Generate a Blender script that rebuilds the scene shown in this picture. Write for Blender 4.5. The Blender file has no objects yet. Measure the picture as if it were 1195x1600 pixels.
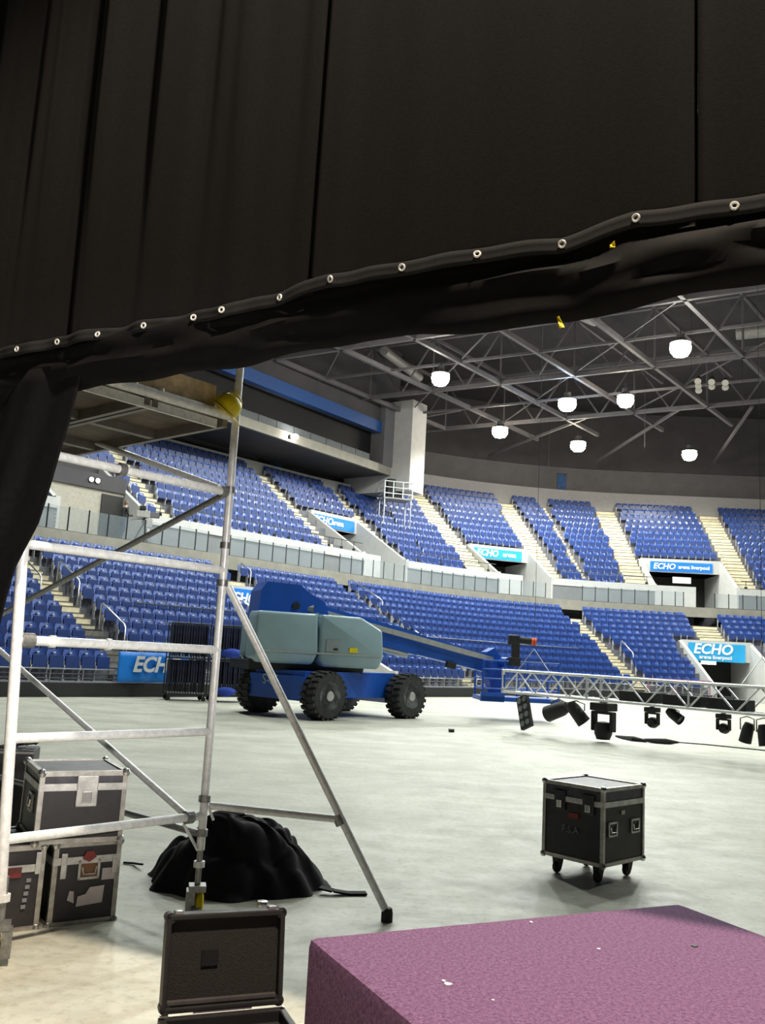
import bpy, bmesh, math, random
import numpy as np
from mathutils import Vector, Matrix

random.seed(7)
rng = np.random.default_rng(7)
PI = math.pi
SC = bpy.context.scene
COL = SC.collection

# ------------------------------------------------------------------ camera
FPX, PITCH, ROLL, CAMZ = 1400.0, math.radians(9.0), math.radians(3.15), 1.63
cF = Vector((0, math.cos(PITCH), math.sin(PITCH)))
r0 = Vector((1, 0, 0)); u0 = Vector((0, -math.sin(PITCH), math.cos(PITCH)))
cR = math.cos(ROLL)*r0 + math.sin(ROLL)*u0
cU = -math.sin(ROLL)*r0 + math.cos(ROLL)*u0
cam = bpy.data.cameras.new('camera'); camo = bpy.data.objects.new('camera', cam); COL.objects.link(camo)
m = Matrix(((cR.x, cU.x, -cF.x, 0), (cR.y, cU.y, -cF.y, 0), (cR.z, cU.z, -cF.z, CAMZ), (0, 0, 0, 1)))
camo.matrix_world = m
cam.sensor_fit = 'VERTICAL'; cam.sensor_height = 36.0; cam.sensor_width = 36.0; cam.lens = FPX/1600*36
cam.clip_start = 0.05; cam.clip_end = 400
SC.camera = camo

# ------------------------------------------------------------------ world / exposure
w = bpy.data.worlds.new('world'); SC.world = w; w.use_nodes = True
w.node_tree.nodes['Background'].inputs[0].default_value = (0.55, 0.6, 0.7, 1)
w.node_tree.nodes['Background'].inputs[1].default_value = 0.012
vs = SC.view_settings
vs.view_transform = 'Standard'; vs.look = 'None'; vs.gamma = 1.0; vs.use_curve_mapping = False
vs.exposure = 0.35

LAMP_W = 2450.0          # one roof lamp
def light(name, kind, loc, energy, color, size=0.3, aim=None, spot=None, blend=0.4, parent=None):
    d = bpy.data.lights.new(name, kind); d.energy = energy; d.color = color
    if kind in ('POINT', 'SPOT'): d.shadow_soft_size = size
    if kind == 'AREA': d.shape = 'DISK'; d.size = size
    if spot: d.spot_size = math.radians(spot); d.spot_blend = blend
    o = bpy.data.objects.new(name, d); COL.objects.link(o)
    o.location = loc
    if aim is not None:
        o.rotation_euler = (Vector(aim)-Vector(loc)).to_track_quat('-Z', 'Y').to_euler()
    if parent: o.parent = parent
    return o
# work lights of the dark backstage bay behind the photographer
light('backstage_work_light', 'SPOT', (1.3, 0.7, 10.0), 4900, (1.0, 0.84, 0.66), 0.2, (-0.4, 3.2, 0.0), 70, 0.5)
light('backstage_work_light', 'SPOT', (3.5, -2.5, 2.9), 2600, (1.0, 0.96, 0.90), 0.2, (-1.8, 4.85, 1.85), 22, 1.0)

# ------------------------------------------------------------------ materials
MATS = {}
def mat(name, color, rough=0.5, metal=0.0, var=0.0, scale=8.0, bump=0.0, bscale=40.0, emit=None, estr=0.0,
        alpha=None, trans=0.0, spec=None, col2=None, detail=4.0, stretch=None, sheen=0.0):
    if name in MATS: return MATS[name]
    M = bpy.data.materials.new(name); M.use_nodes = True
    nt = M.node_tree; b = nt.nodes['Principled BSDF']
    b.inputs['Base Color'].default_value = (*color, 1)
    b.inputs['Roughness'].default_value = rough; b.inputs['Metallic'].default_value = metal
    if spec is not None: b.inputs['Specular IOR Level'].default_value = spec
    if trans: b.inputs['Transmission Weight'].default_value = trans
    if sheen: b.inputs['Sheen Weight'].default_value = sheen
    if alpha is not None: b.inputs['Alpha'].default_value = alpha
    if emit: b.inputs['Emission Color'].default_value = (*emit, 1); b.inputs['Emission Strength'].default_value = estr
    tc = nt.nodes.new('ShaderNodeTexCoord')
    src = tc.outputs['Object']
    if stretch:
        mp = nt.nodes.new('ShaderNodeMapping'); mp.inputs['Scale'].default_value = stretch
        nt.links.new(src, mp.inputs['Vector']); src = mp.outputs['Vector']
    if var > 0 or col2:
        n = nt.nodes.new('ShaderNodeTexNoise'); n.inputs['Scale'].default_value = scale; n.inputs['Detail'].default_value = detail
        n.inputs['Roughness'].default_value = 0.65
        nt.links.new(src, n.inputs['Vector'])
        r = nt.nodes.new('ShaderNodeValToRGB')
        c1 = color; c2 = col2 if col2 else tuple(min(1, c*(1+var)) for c in color)
        c0 = color if col2 else tuple(c*(1-var) for c in color)
        r.color_ramp.elements[0].position = 0.36; r.color_ramp.elements[1].position = 0.66
        r.color_ramp.elements[0].color = (*c0, 1); r.color_ramp.elements[1].color = (*c2, 1)
        nt.links.new(n.outputs['Fac'], r.inputs['Fac']); nt.links.new(r.outputs['Color'], b.inputs['Base Color'])
    if bump > 0:
        n2 = nt.nodes.new('ShaderNodeTexNoise'); n2.inputs['Scale'].default_value = bscale; n2.inputs['Detail'].default_value = 3
        nt.links.new(src, n2.inputs['Vector'])
        bp = nt.nodes.new('ShaderNodeBump'); bp.inputs['Strength'].default_value = bump; bp.inputs['Distance'].default_value = 0.02
        nt.links.new(n2.outputs['Fac'], bp.inputs['Height']); nt.links.new(bp.outputs['Normal'], b.inputs['Normal'])
    MATS[name] = M
    return M

def ramp_mat_floor():
    M = bpy.data.materials.new('arena_floor_concrete'); M.use_nodes = True
    nt = M.node_tree; b = nt.nodes['Principled BSDF']; L = nt.links
    tc = nt.nodes.new('ShaderNodeTexCoord')
    def noise(scale, detail, st=None):
        n = nt.nodes.new('ShaderNodeTexNoise'); n.inputs['Scale'].default_value = scale; n.inputs['Detail'].default_value = detail
        n.inputs['Roughness'].default_value = 0.68
        if st:
            mp = nt.nodes.new('ShaderNodeMapping'); mp.inputs['Scale'].default_value = st; mp.inputs['Rotation'].default_value = (0, 0, 0.6)
            L.new(tc.outputs['Object'], mp.inputs['Vector']); L.new(mp.outputs['Vector'], n.inputs['Vector'])
        else: L.new(tc.outputs['Object'], n.inputs['Vector'])
        return n
    def ramp(n, p0, c0, p1, c1):
        r = nt.nodes.new('ShaderNodeValToRGB'); e = r.color_ramp.elements
        e[0].position = p0; e[1].position = p1; e[0].color = (*c0, 1); e[1].color = (*c1, 1)
        L.new(n.outputs['Fac'], r.inputs['Fac']); return r
    a = ramp(noise(0.9, 6), 0.33, (0.44, 0.44, 0.37), 0.68, (0.66, 0.655, 0.57))
    c = ramp(noise(1.0, 5, (0.35, 2.2, 1)), 0.35, (0.72, 0.73, 0.70), 0.62, (1, 1, 1))
    d = ramp(noise(16, 4), 0.28, (0.66, 0.63, 0.58), 0.5, (1, 1, 1))
    def mul(x, y, f):
        mx = nt.nodes.new('ShaderNodeMix'); mx.data_type = 'RGBA'; mx.blend_type = 'MULTIPLY'; mx.inputs[0].default_value = f
        L.new(x, mx.inputs[6]); L.new(y, mx.inputs[7]); return mx.outputs[2]
    o = mul(mul(a.outputs[0], c.outputs[0], 0.7), d.outputs[0], 0.75)
    L.new(o, b.inputs['Base Color'])
    rr = ramp(noise(3, 4), 0.3, (0.42, 0.42, 0.42), 0.7, (0.62, 0.62, 0.62)); L.new(rr.outputs[0], b.inputs['Roughness'])
    bp = nt.nodes.new('ShaderNodeBump'); bp.inputs['Strength'].default_value = 0.12; bp.inputs['Distance'].default_value = 0.01
    L.new(noise(30, 4).outputs['Fac'], bp.inputs['Height']); L.new(bp.outputs['Normal'], b.inputs['Normal'])
    return M
def speckle_mat(name, base, dark, light_, scale=160.0):
    M = bpy.data.materials.new(name); M.use_nodes = True
    nt = M.node_tree; b = nt.nodes['Principled BSDF']; L = nt.links
    b.inputs['Roughness'].default_value = 0.95; b.inputs['Specular IOR Level'].default_value = 0.1
    tc = nt.nodes.new('ShaderNodeTexCoord')
    n = nt.nodes.new('ShaderNodeTexNoise'); n.inputs['Scale'].default_value = scale*0.35; n.inputs['Detail'].default_value = 5; n.inputs['Roughness'].default_value = 0.8
    L.new(tc.outputs['Object'], n.inputs['Vector'])
    r = nt.nodes.new('ShaderNodeValToRGB'); e = r.color_ramp.elements
    e[0].position = 0.38; e[0].color = (*dark, 1); e[1].position = 0.6; e[1].color = (*base, 1)
    L.new(n.outputs['Fac'], r.inputs['Fac'])
    v = nt.nodes.new('ShaderNodeTexVoronoi'); v.inputs['Scale'].default_value = scale*0.6
    L.new(tc.outputs['Object'], v.inputs['Vector'])
    r2 = nt.nodes.new('ShaderNodeValToRGB'); e = r2.color_ramp.elements
    e[0].position = 0.12; e[0].color = (1, 1, 1, 1); e[1].position = 0.2; e[1].color = (0, 0, 0, 1)
    L.new(v.outputs['Distance'], r2.inputs['Fac'])
    sep = nt.nodes.new('ShaderNodeSeparateColor'); L.new(v.outputs['Color'], sep.inputs[0])
    gt = nt.nodes.new('ShaderNodeMath'); gt.operation = 'GREATER_THAN'; gt.inputs[1].default_value = 0.72; L.new(sep.outputs[0], gt.inputs[0])
    ml = nt.nodes.new('ShaderNodeMath'); ml.operation = 'MULTIPLY'; L.new(r2.outputs[0], ml.inputs[0]); L.new(gt.outputs[0], ml.inputs[1])
    mx = nt.nodes.new('ShaderNodeMix'); mx.data_type = 'RGBA'; L.new(ml.outputs[0], mx.inputs[0]); L.new(r.outputs[0], mx.inputs[6]); mx.inputs[7].default_value = (*light_, 1)
    L.new(mx.outputs[2], b.inputs['Base Color'])
    bp = nt.nodes.new('ShaderNodeBump'); bp.inputs['Strength'].default_value = 0.3; bp.inputs['Distance'].default_value = 0.004
    L.new(n.outputs['Fac'], bp.inputs['Height']); L.new(bp.outputs['Normal'], b.inputs['Normal'])
    return M

M_floor = ramp_mat_floor()
M_upw = mat('upper_front_grey', (0.19, 0.20, 0.21), 0.7, var=0.08, scale=1)
M_conc = mat('stand_concrete', (0.40, 0.40, 0.385), 0.8, var=0.12, scale=2)
M_tread = mat('stand_tread_grey', (0.16, 0.16, 0.18), 0.85, var=0.15, scale=3)
M_white = mat('white_painted_wall', (0.54, 0.54, 0.53), 0.7, var=0.05, scale=2)
M_ledge = mat('cream_ledge', (0.28, 0.265, 0.225), 0.75, var=0.1, scale=2)
M_step = mat('cream_step', (0.68, 0.62, 0.46), 0.8, var=0.14, scale=3)
M_nose = mat('step_nosing_dark', (0.10, 0.09, 0.08), 0.8, var=0.1)
M_greyw = mat('grey_wall_paint', (0.15, 0.145, 0.155), 0.8, var=0.08, scale=1)
M_darkw = mat('dark_grey_cladding', (0.062, 0.058, 0.064), 0.8, var=0.12, scale=0.6)
M_deck = mat('dark_roof_deck', (0.032, 0.029, 0.031), 0.85, var=0.2, scale=0.7)
M_steel = mat('roof_steel_grey', (0.115, 0.108, 0.115), 0.6, var=0.1, scale=2)
M_black = mat('matt_black', (0.012, 0.012, 0.013), 0.6, var=0.2, scale=5)
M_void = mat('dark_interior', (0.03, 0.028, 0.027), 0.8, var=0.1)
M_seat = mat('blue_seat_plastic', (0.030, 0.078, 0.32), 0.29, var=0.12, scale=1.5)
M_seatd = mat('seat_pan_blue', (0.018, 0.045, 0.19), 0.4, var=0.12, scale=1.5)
M_brk = mat('seat_bracket_grey', (0.42, 0.43, 0.47), 0.45, 0.3, var=0.1)
M_sign = mat('sign_blue', (0.005, 0.20, 0.72), 0.45, var=0.05, scale=2)
M_signc = mat('sign_cyan', (0.02, 0.36, 0.72), 0.45, var=0.05, scale=2)
M_text = mat('sign_white_print', (0.82, 0.84, 0.86), 0.5, var=0.03)
M_glass = mat('balustrade_glass', (0.34, 0.40, 0.43), 0.05, alpha=0.2, spec=0.7)
M_post = mat('dark_post_metal', (0.05, 0.055, 0.06), 0.5, 0.4, var=0.1)
M_rail = mat('steel_handrail', (0.55, 0.56, 0.58), 0.3, 0.9, var=0.05)
M_alu = mat('scaffold_aluminium', (0.80, 0.81, 0.82), 0.38, 0.12, var=0.12, scale=30, bump=0.05, bscale=60)
M_alud = mat('worn_aluminium_clamp', (0.30, 0.30, 0.30), 0.45, 0.8, var=0.2, scale=40)
M_truss = mat('truss_aluminium', (0.76, 0.77, 0.79), 0.34, 0.4, var=0.08, scale=10)
M_ply = mat('plywood_brown', (0.66, 0.50, 0.29), 0.75, var=0.3, scale=9, detail=6)
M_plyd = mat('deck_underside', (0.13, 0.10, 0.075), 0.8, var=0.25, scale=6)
M_yel = mat('yellow_plastic', (0.72, 0.57, 0.01), 0.4, var=0.08)
M_serge = mat('black_serge_drape', (0.0062, 0.0060, 0.0060), 0.92, var=0.18, scale=60, bump=0.12, bscale=220, spec=0.06, sheen=0.03)
M_web = mat('drape_webbing', (0.019, 0.019, 0.020), 0.85, var=0.12, scale=80, spec=0.12)
M_skirt = mat('black_skirt_cloth', (0.0052, 0.0050, 0.0052), 0.7, var=0.2, scale=20, spec=0.12)
M_eye = mat('eyelet_nickel', (0.92, 0.91, 0.87), 0.25, 0.35, var=0.05)
M_purple = speckle_mat('purple_carpet', (0.225, 0.12, 0.23), (0.112, 0.054, 0.112), (0.40, 0.33, 0.38), 230)
M_case = mat('flightcase_laminate', (0.022, 0.019, 0.022), 0.5, var=0.3, scale=6, bump=0.05, bscale=200)
M_casetop = mat('flightcase_worn_lid', (0.06, 0.055, 0.075), 0.45, var=0.5, scale=9)
M_edge = mat('flightcase_extrusion', (0.42, 0.40, 0.37), 0.4, 0.75, var=0.25, scale=14)
M_edgew = mat('flightcase_valance', (0.55, 0.54, 0.52), 0.42, 0.6, var=0.2, scale=14)
M_chrome = mat('case_hardware_chrome', (0.70, 0.69, 0.67), 0.25, 0.9, var=0.1, scale=20)
M_rub = mat('black_rubber', (0.018, 0.018, 0.018), 0.75, var=0.25, scale=12)
M_tyre = mat('dusty_tyre_rubber', (0.035, 0.035, 0.035), 0.85, var=0.35, scale=8)
M_lblue = mat('lift_blue_paint', (0.008, 0.085, 0.46), 0.38, var=0.08, scale=2)
M_lgrey = mat('lift_grey_hood', (0.29, 0.42, 0.48), 0.35, var=0.06, scale=1.5)
M_lsil = mat('lift_silver_track', (0.52, 0.53, 0.53), 0.4, 0.5, var=0.1)
M_rim = mat('wheel_rim_grey', (0.26, 0.28, 0.29), 0.5, 0.3, var=0.15)
M_peli = mat('ribbed_black_plastic', (0.016, 0.015, 0.016), 0.5, var=0.2, scale=15)
M_foam = mat('black_foam', (0.017, 0.0155, 0.0145), 0.95, var=0.25, scale=90, bump=0.4, bscale=200)
M_heap = mat('black_velvet_cloth', (0.0055, 0.0055, 0.0075), 0.85, var=0.3, scale=14, sheen=0.06, spec=0.25)
M_navy = mat('navy_chair_plastic', (0.013, 0.017, 0.055), 0.5, var=0.3, scale=3)
M_orange = mat('orange_tip', (0.75, 0.10, 0.015), 0.45, var=0.1)
M_red = mat('red_sticker', (0.20, 0.02, 0.018), 0.5, var=0.2)
M_paper = mat('torn_paper_label', (0.5, 0.45, 0.45), 0.8, var=0.1)
M_brown = mat('warm_brown_wall', (0.36, 0.31, 0.25), 0.8, var=0.1)

# ------------------------------------------------------------------ mesh helpers
ORIG = {}
class MB:
    """collects shapes; build() links them as ONE mesh object"""
    def __init__(self, T=None):
        self.v = []; self.f = []; self.mi = []; self.T = T; self.cur = 0
    def _add(self, vs, fs):
        n = len(self.v)
        if self.T is not None: vs = [self.T @ Vector(p) for p in vs]
        self.v += [tuple(p) for p in vs]
        self.f += [tuple(i+n for i in q) for q in fs]; self.mi += [self.cur]*len(fs)
        return self
    def box(self, a, b):
        x0, y0, z0 = a; x1, y1, z1 = b
        return self._add([(x0,y0,z0),(x1,y0,z0),(x1,y1,z0),(x0,y1,z0),(x0,y0,z1),(x1,y0,z1),(x1,y1,z1),(x0,y1,z1)],
                         [(0,3,2,1),(4,5,6,7),(0,1,5,4),(1,2,6,5),(2,3,7,6),(3,0,4,7)])
    def cbox(self, c, s, c2=0.0):
        a = [c[i]-s[i]/2 for i in range(3)]; b = [c[i]+s[i]/2 for i in range(3)]
        if c2 <= 0: return self.box(a, b)
        return self.rbox(a, b, c2)
    def rbox(self, a, b, r):
        """chamfered box"""
        bm = bmesh.new(); bmesh.ops.create_cube(bm, size=1)
        for v in bm.verts: v.co = Vector([a[i] + (v.co[i]+.5)*(b[i]-a[i]) for i in range(3)])
        bmesh.ops.bevel(bm, geom=list(bm.edges), offset=r, segments=2, affect='EDGES', profile=0.6)
        return self.frombm(bm)
    def frombm(self, bm):
        bm.verts.index_update()
        vs = [v.co.copy() for v in bm.verts]; fs = [tuple(v.index for v in f.verts) for f in bm.faces]
        bm.free(); return self._add(vs, fs)
    def hexa(self, p):      # 8 points, bottom ring then top ring
        return self._add(p, [(0,3,2,1),(4,5,6,7),(0,1,5,4),(1,2,6,5),(2,3,7,6),(3,0,4,7)])
    def tube(self, p, q, r, n=10, r2=None, caps=True):
        p = Vector(p); q = Vector(q); d = (q-p)
        if d.length < 1e-6: return self
        d.normalize(); a = d.orthogonal().normalized(); b = d.cross(a)
        r2 = r if r2 is None else r2
        vs = [p + (a*math.cos(2*PI*i/n)+b*math.sin(2*PI*i/n))*r for i in range(n)] + \
             [q + (a*math.cos(2*PI*i/n)+b*math.sin(2*PI*i/n))*r2 for i in range(n)]
        fs = [(i, (i+1) % n, n+(i+1) % n, n+i) for i in range(n)]
        if caps: fs += [tuple(range(n-1, -1, -1)), tuple(range(n, 2*n))]
        return self._add(vs, fs)
    def path(self, pts, r, n=8, closed=False):
        pts = [Vector(p) for p in pts]; N = len(pts); vs = []; prev = None
        for i, p in enumerate(pts):
            if closed: d = pts[(i+1) % N]-pts[i-1]
            else: d = pts[min(i+1, N-1)]-pts[max(i-1, 0)]
            d.normalize()
            a = d.orthogonal().normalized() if prev is None else (prev - d*prev.dot(d)).normalized()
            prev = a; b = d.cross(a)
            rr = r[i] if isinstance(r, (list, tuple)) else r
            vs += [p + (a*math.cos(2*PI*k/n)+b*math.sin(2*PI*k/n))*rr for k in range(n)]
        fs = []
        for i in range(N if closed else N-1):
            j = (i+1) % N
            fs += [(i*n+k, i*n+(k+1) % n, j*n+(k+1) % n, j*n+k) for k in range(n)]
        if not closed: fs += [tuple(range(n-1, -1, -1)), tuple((N-1)*n+k for k in range(n))]
        return self._add(vs, fs)
    def lathe(self, prof, c=(0,0,0), axis='Z', n=20):
        vs = []; fs = []; m_ = len(prof)
        for i in range(n):
            a = 2*PI*i/n; ca, sa = math.cos(a), math.sin(a)
            for r, h in prof:
                if axis == 'Z': p = (r*ca, r*sa, h)
                elif axis == 'Y': p = (r*ca, h, -r*sa)
                else: p = (h, r*ca, r*sa)
                vs.append((p[0]+c[0], p[1]+c[1], p[2]+c[2]))
        for i in range(n):
            j = (i+1) % n
            fs += [(i*m_+k, j*m_+k, j*m_+k+1, i*m_+k+1) for k in range(m_-1)]
        if prof[0][0] > 1e-6: fs.append(tuple(i*m_ for i in range(n))[::-1])
        if prof[-1][0] > 1e-6: fs.append(tuple(i*m_+m_-1 for i in range(n)))
        return self._add(vs, fs)
    def prism(self, poly, d):
        """poly: 3d points (planar), extruded along vector d"""
        d = Vector(d); n = len(poly); p = [Vector(q) for q in poly]
        return self._add(p+[q+d for q in p], [tuple(range(n-1, -1, -1)), tuple(range(n, 2*n))] +
                         [(i, (i+1) % n, n+(i+1) % n, n+i) for i in range(n)])
    def grid(self, fn, nu, nv):
        vs = [fn(i/nu, j/nv) for j in range(nv+1) for i in range(nu+1)]
        fs = [(j*(nu+1)+i, j*(nu+1)+i+1, (j+1)*(nu+1)+i+1, (j+1)*(nu+1)+i) for j in range(nv) for i in range(nu)]
        return self._add(vs, fs)
    def torus(self, c, R, r, nrm, n=20, k=8):
        nrm = Vector(nrm).normalized(); a = nrm.orthogonal().normalized(); b = nrm.cross(a); c = Vector(c)
        return self.path([c+(a*math.cos(2*PI*i/n)+b*math.sin(2*PI*i/n))*R for i in range(n)], r, k, closed=True)
    def mesh(self, name, mats, off=(0,0,0), smooth=False):
        me = bpy.data.meshes.new(name)
        me.from_pydata([(p[0]-off[0], p[1]-off[1], p[2]-off[2]) for p in self.v], [], self.f)
        for q in (mats if isinstance(mats, (list, tuple)) else [mats]): me.materials.append(q)
        if max(self.mi, default=0) > 0: me.polygons.foreach_set('material_index', self.mi)
        bm = bmesh.new(); bm.from_mesh(me); bmesh.ops.recalc_face_normals(bm, faces=bm.faces); bm.to_mesh(me); bm.free()
        if smooth:
            me.polygons.foreach_set('use_smooth', [True]*len(me.polygons))
            try: me.set_sharp_from_angle(angle=math.radians(42))
            except Exception: pass
        me.update(); return me
    def build(self, name, mats, parent=None, smooth=False, origin=None, label=None):
        off = ORIG.get(parent.name, (0,0,0)) if parent else (origin or (0,0,0))
        me = self.mesh(name, mats, off, smooth)
        o = bpy.data.objects.new(name, me); COL.objects.link(o)
        if parent: o.parent = parent; ORIG[o.name] = off
        else: o.location = off; ORIG[o.name] = off
        if label: o['label'] = label
        return o

def tag(o, label=None, cat=None, group=None, kind=None):
    if label: o['label'] = label
    if cat: o['category'] = cat
    if group: o['group'] = group
    if kind: o['kind'] = kind
    return o
def empty(name, loc, label=None, cat=None, group=None, kind=None, rz=0.0):
    o = bpy.data.objects.new(name, None); COL.objects.link(o); o.location = loc; o.rotation_euler = (0, 0, rz)
    o.empty_display_size = 0.1
    ORIG[o.name] = tuple(loc) if rz == 0 else (0, 0, 0)
    return tag(o, label, cat, group, kind)
def copy_tree(o, parent=None):
    c = o.copy(); COL.objects.link(c)
    for k in ('label',):
        pass
    if parent: c.parent = parent
    for ch in list(o.children):
        copy_tree(ch, c)
    return c
def text_mesh(body, size, T, mats, name, parent, extrude=0.004, shear=0.0, bold=0.0, label=None, align='CENTER'):
    """flat lettering as a mesh; T maps local (x right, y up, z towards the reader) to the world"""
    cu = bpy.data.curves.new('lettering', 'FONT'); cu.body = body; cu.size = size; cu.extrude = extrude
    cu.align_x = align; cu.align_y = 'CENTER'; cu.shear = shear; cu.offset = bold; cu.resolution_u = 3
    t = bpy.data.objects.new('lettering_tmp', cu); COL.objects.link(t)
    dg = bpy.context.evaluated_depsgraph_get(); dg.update()
    me0 = bpy.data.meshes.new_from_object(t.evaluated_get(dg))
    b = MB(T); b._add([v.co.copy() for v in me0.vertices], [tuple(p.vertices) for p in me0.polygons])
    bpy.data.objects.remove(t); bpy.data.curves.remove(cu); bpy.data.meshes.remove(me0)
    return b.build(name, mats, parent, label=label)
def frame(o, x, y, z=None):
    x = Vector(x).normalized(); y = Vector(y).normalized(); z = x.cross(y) if z is None else Vector(z)
    return Matrix(((x.x, y.x, z.x, o[0]), (x.y, y.y, z.y, o[1]), (x.z, y.z, z.z, o[2]), (0, 0, 0, 1)))
def rotz(o, a): return Matrix.Translation(Vector(o)) @ Matrix.Rotation(a, 4, 'Z')
def proj(p):
    d = Vector(p)-Vector((0, 0, CAMZ)); z = d.dot(cF)
    return 597.5+FPX*d.dot(cR)/z, 800-FPX*d.dot(cU)/z

# ------------------------------------------------------------------ the bowl: one guide line, offset s outwards
AA, CA, RB = math.radians(49), math.radians(-4), 12.0
dA = Vector((math.cos(AA), math.sin(AA))); dC = Vector((math.cos(CA), math.sin(CA)))
pA = Vector((-9.4, 24.0)); pC = Vector((14.0, 49.5))
den = dA.x*dC.y-dA.y*dC.x; tt = ((pC-pA).x*dC.y-(pC-pA).y*dC.x)/den
I_ = pA+dA*tt; T1 = I_-dA*(RB*math.tan((AA-CA)/2)); ARC = RB*(AA-CA)
nA = Vector((-dA.y, dA.x)); nC = Vector((-dC.y, dC.x)); ctr = T1-nA*RB; UA = (T1-pA).dot(dA)
def pt(u, s):
    if u <= UA: return pA+dA*u+nA*s
    if u <= UA+ARC:
        a = AA-(u-UA)/RB; return ctr+Vector((-math.sin(a), math.cos(a)))*(RB+s)
    return ctr+nC*(RB+s)+dC*(u-UA-ARC)
def ang(u):
    return AA if u <= UA else (CA if u >= UA+ARC else AA-(u-UA)/RB)
def scl(u, s): return (RB+s)/RB if UA < u < UA+ARC else 1.0
def P3(u, s, z): q = pt(u, s); return Vector((q.x, q.y, z))
U0, U1 = -16.0, 60.0
def usamples(a, b, step=0.6):
    out = [a]; u = a
    while u < b-1e-6:
        st = step if UA-0.01 <= u < UA+ARC else 6.0
        nu = u+st
        for k in (UA, UA+ARC):
            if u < k-1e-6 < nu: nu = k
        u = min(nu, b); out.append(u)
    return out
def sweep(mb, prof, a, b, caps=True):
    """profile [(s,z)...] (open or closed ring) swept along the guide line"""
    us = usamples(a, b); n = len(prof)
    vs = [P3(u, s, z) for u in us for (s, z) in prof]
    fs = []
    for i in range(len(us)-1):
        fs += [(i*n+k, (i+1)*n+k, (i+1)*n+(k+1) % n, i*n+(k+1) % n) for k in range(n)]
    if caps: fs += [tuple(range(n)), tuple((len(us)-1)*n+k for k in range(n))[::-1]]
    mb._add(vs, fs); return mb
LT, LR = 0.75, 0.37
UT, UR = 0.75, 0.55
def LOW(i): return 0.7+LT*i, 0.40+LR*i
def UPP(i): return 11.5+UT*i, 6.55+UR*i
NLOW, NUP, NUPA = 12, 14, 11
ZW = 5.75                                     # walkway level
def _ray(x, y): return cF+cR*((x-597.5)/FPX)+cU*((800-y)/FPX)
def at_z(x, y, z): d = _ray(x, y); return Vector((0, 0, CAMZ))+d*((z-CAMZ)/d.z)
def at_y(x, y, Y): d = _ray(x, y); return Vector((0, 0, CAMZ))+d*(Y/d.y)

# ================================================================== STRUCTURE
fl = MB(); fl.box((-70, -16, -0.3), (75, 95, 0.0)); tag(fl.build('floor', M_floor), 'pale worn concrete arena floor', kind='structure')
b = MB(); b.box((-14, -14.3, 0), (14, -14, 9)); tag(b.build('wall_back', M_greyw), 'grey block wall behind the backstage bay', kind='structure')

# portals: (u0, u1, first row kept above it)
P_UP = [(6.7, 11.2, 6), (25.55, 28.7, 6), (32.65, 34.75, 5), (38.5, 43.5, 5)]
P_LOW = [(12.9, 15.7, 10), (38.7, 42.7, 8)]
A_UP = [(1.5, 1.0), (12.85, 0.95), (24.1, 0.95), (28.95, 0.7), (32.2, 1.5), (35.05, 1.3), (36.25, 0.2), (38.05, 1.45), (44.45, 1.4), (53.0, 1.3)]
A_LOW = [(-5.0, 1.1), (3.95, 1.05), (14.3, 1.1), (21.9, 0.7), (34.9, 0.95), (40.6, 1.5), (48.5, 1.1)]
USPL = 30.4                                   # where the taller corner block takes over from the block under the boxes

def cuts(portals, a, b):
    out = []; u = a
    for (p0, p1, k) in sorted(portals):
        if p1 <= a or p0 >= b: continue
        if p0 > u: out.append((u, p0, 0))
        out.append((max(p0, a), min(p1, b), k)); u = p1
    if u < b: out.append((u, b, 0))
    return out
def stand(fn, n, tread, k, zlow, s_front=None):
    pr = []
    for i in range(k, n):
        s, z = fn(i)
        s0 = s-0.45 if not (i == k and s_front is not None and k == 0) else s_front
        pr += [(s0, z), (s+tread-0.45, z)]
    bottom = zlow if k == 0 else fn(k)[1]-0.80
    pr = [(pr[0][0], bottom)]+pr+[(pr[-1][0], bottom)]
    return pr
mb = MB()
for a, b_, k in cuts(P_LOW, U0, U1): sweep(mb, stand(LOW, NLOW, LT, k, 0.0, 0.0), a, b_)
tag(mb.build('lower_seating_tier', M_tread), 'stepped concrete lower tier carrying the blue seats', kind='structure')
mb = MB()
for a, b_, k in cuts(P_UP, U0, USPL): sweep(mb, stand(UPP, NUPA, UT, k, 5.0, 11.05), a, b_)
for a, b_, k in cuts(P_UP, USPL, U1): sweep(mb, stand(UPP, NUP, UT, k, 5.0, 11.05), a, b_)
tag(mb.build('upper_seating_tier', M_tread), 'stepped concrete upper tier carrying the blue seats', kind='structure')

# front board of the lower stand, walkway, ledge, front wall of the upper tier
mb = MB()
for a, b_, k in cuts(P_LOW, U0, U1):
    if k == 0: sweep(mb, [(-0.04, 0.0), (0.0, 0.0), (0.0, 0.38), (-0.04, 0.38)], a, b_)
tag(mb.build('trim_1', M_black), 'black kick board along the foot of the lower stand', kind='structure')
mb = MB(); sweep(mb, [(9.7, ZW-0.62), (9.95, ZW-0.62), (9.95, ZW+0.02), (9.7, ZW+0.02)], U0, U1)
tag(mb.build('trim_2', M_ledge), 'cream concrete ledge at the back of the lower tier', kind='structure')
mb = MB(); sweep(mb, [(9.95, ZW-0.3), (15.8, ZW-0.3), (15.8, ZW), (9.95, ZW)], U0, U1)
tag(mb.build('walkway', M_conc), 'concourse walkway between the two seating tiers', kind='structure')
mb = MB()
for a, b_, k in cuts(P_UP, U0, U1):
    if k == 0: sweep(mb, [(10.95, ZW), (11.05, ZW), (11.05, 7.2), (10.95, 7.2)], a, b_)
tag(mb.build('wall_upper_front', M_upw), 'grey front wall of the upper tier', kind='structure')
mb = MB()
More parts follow.
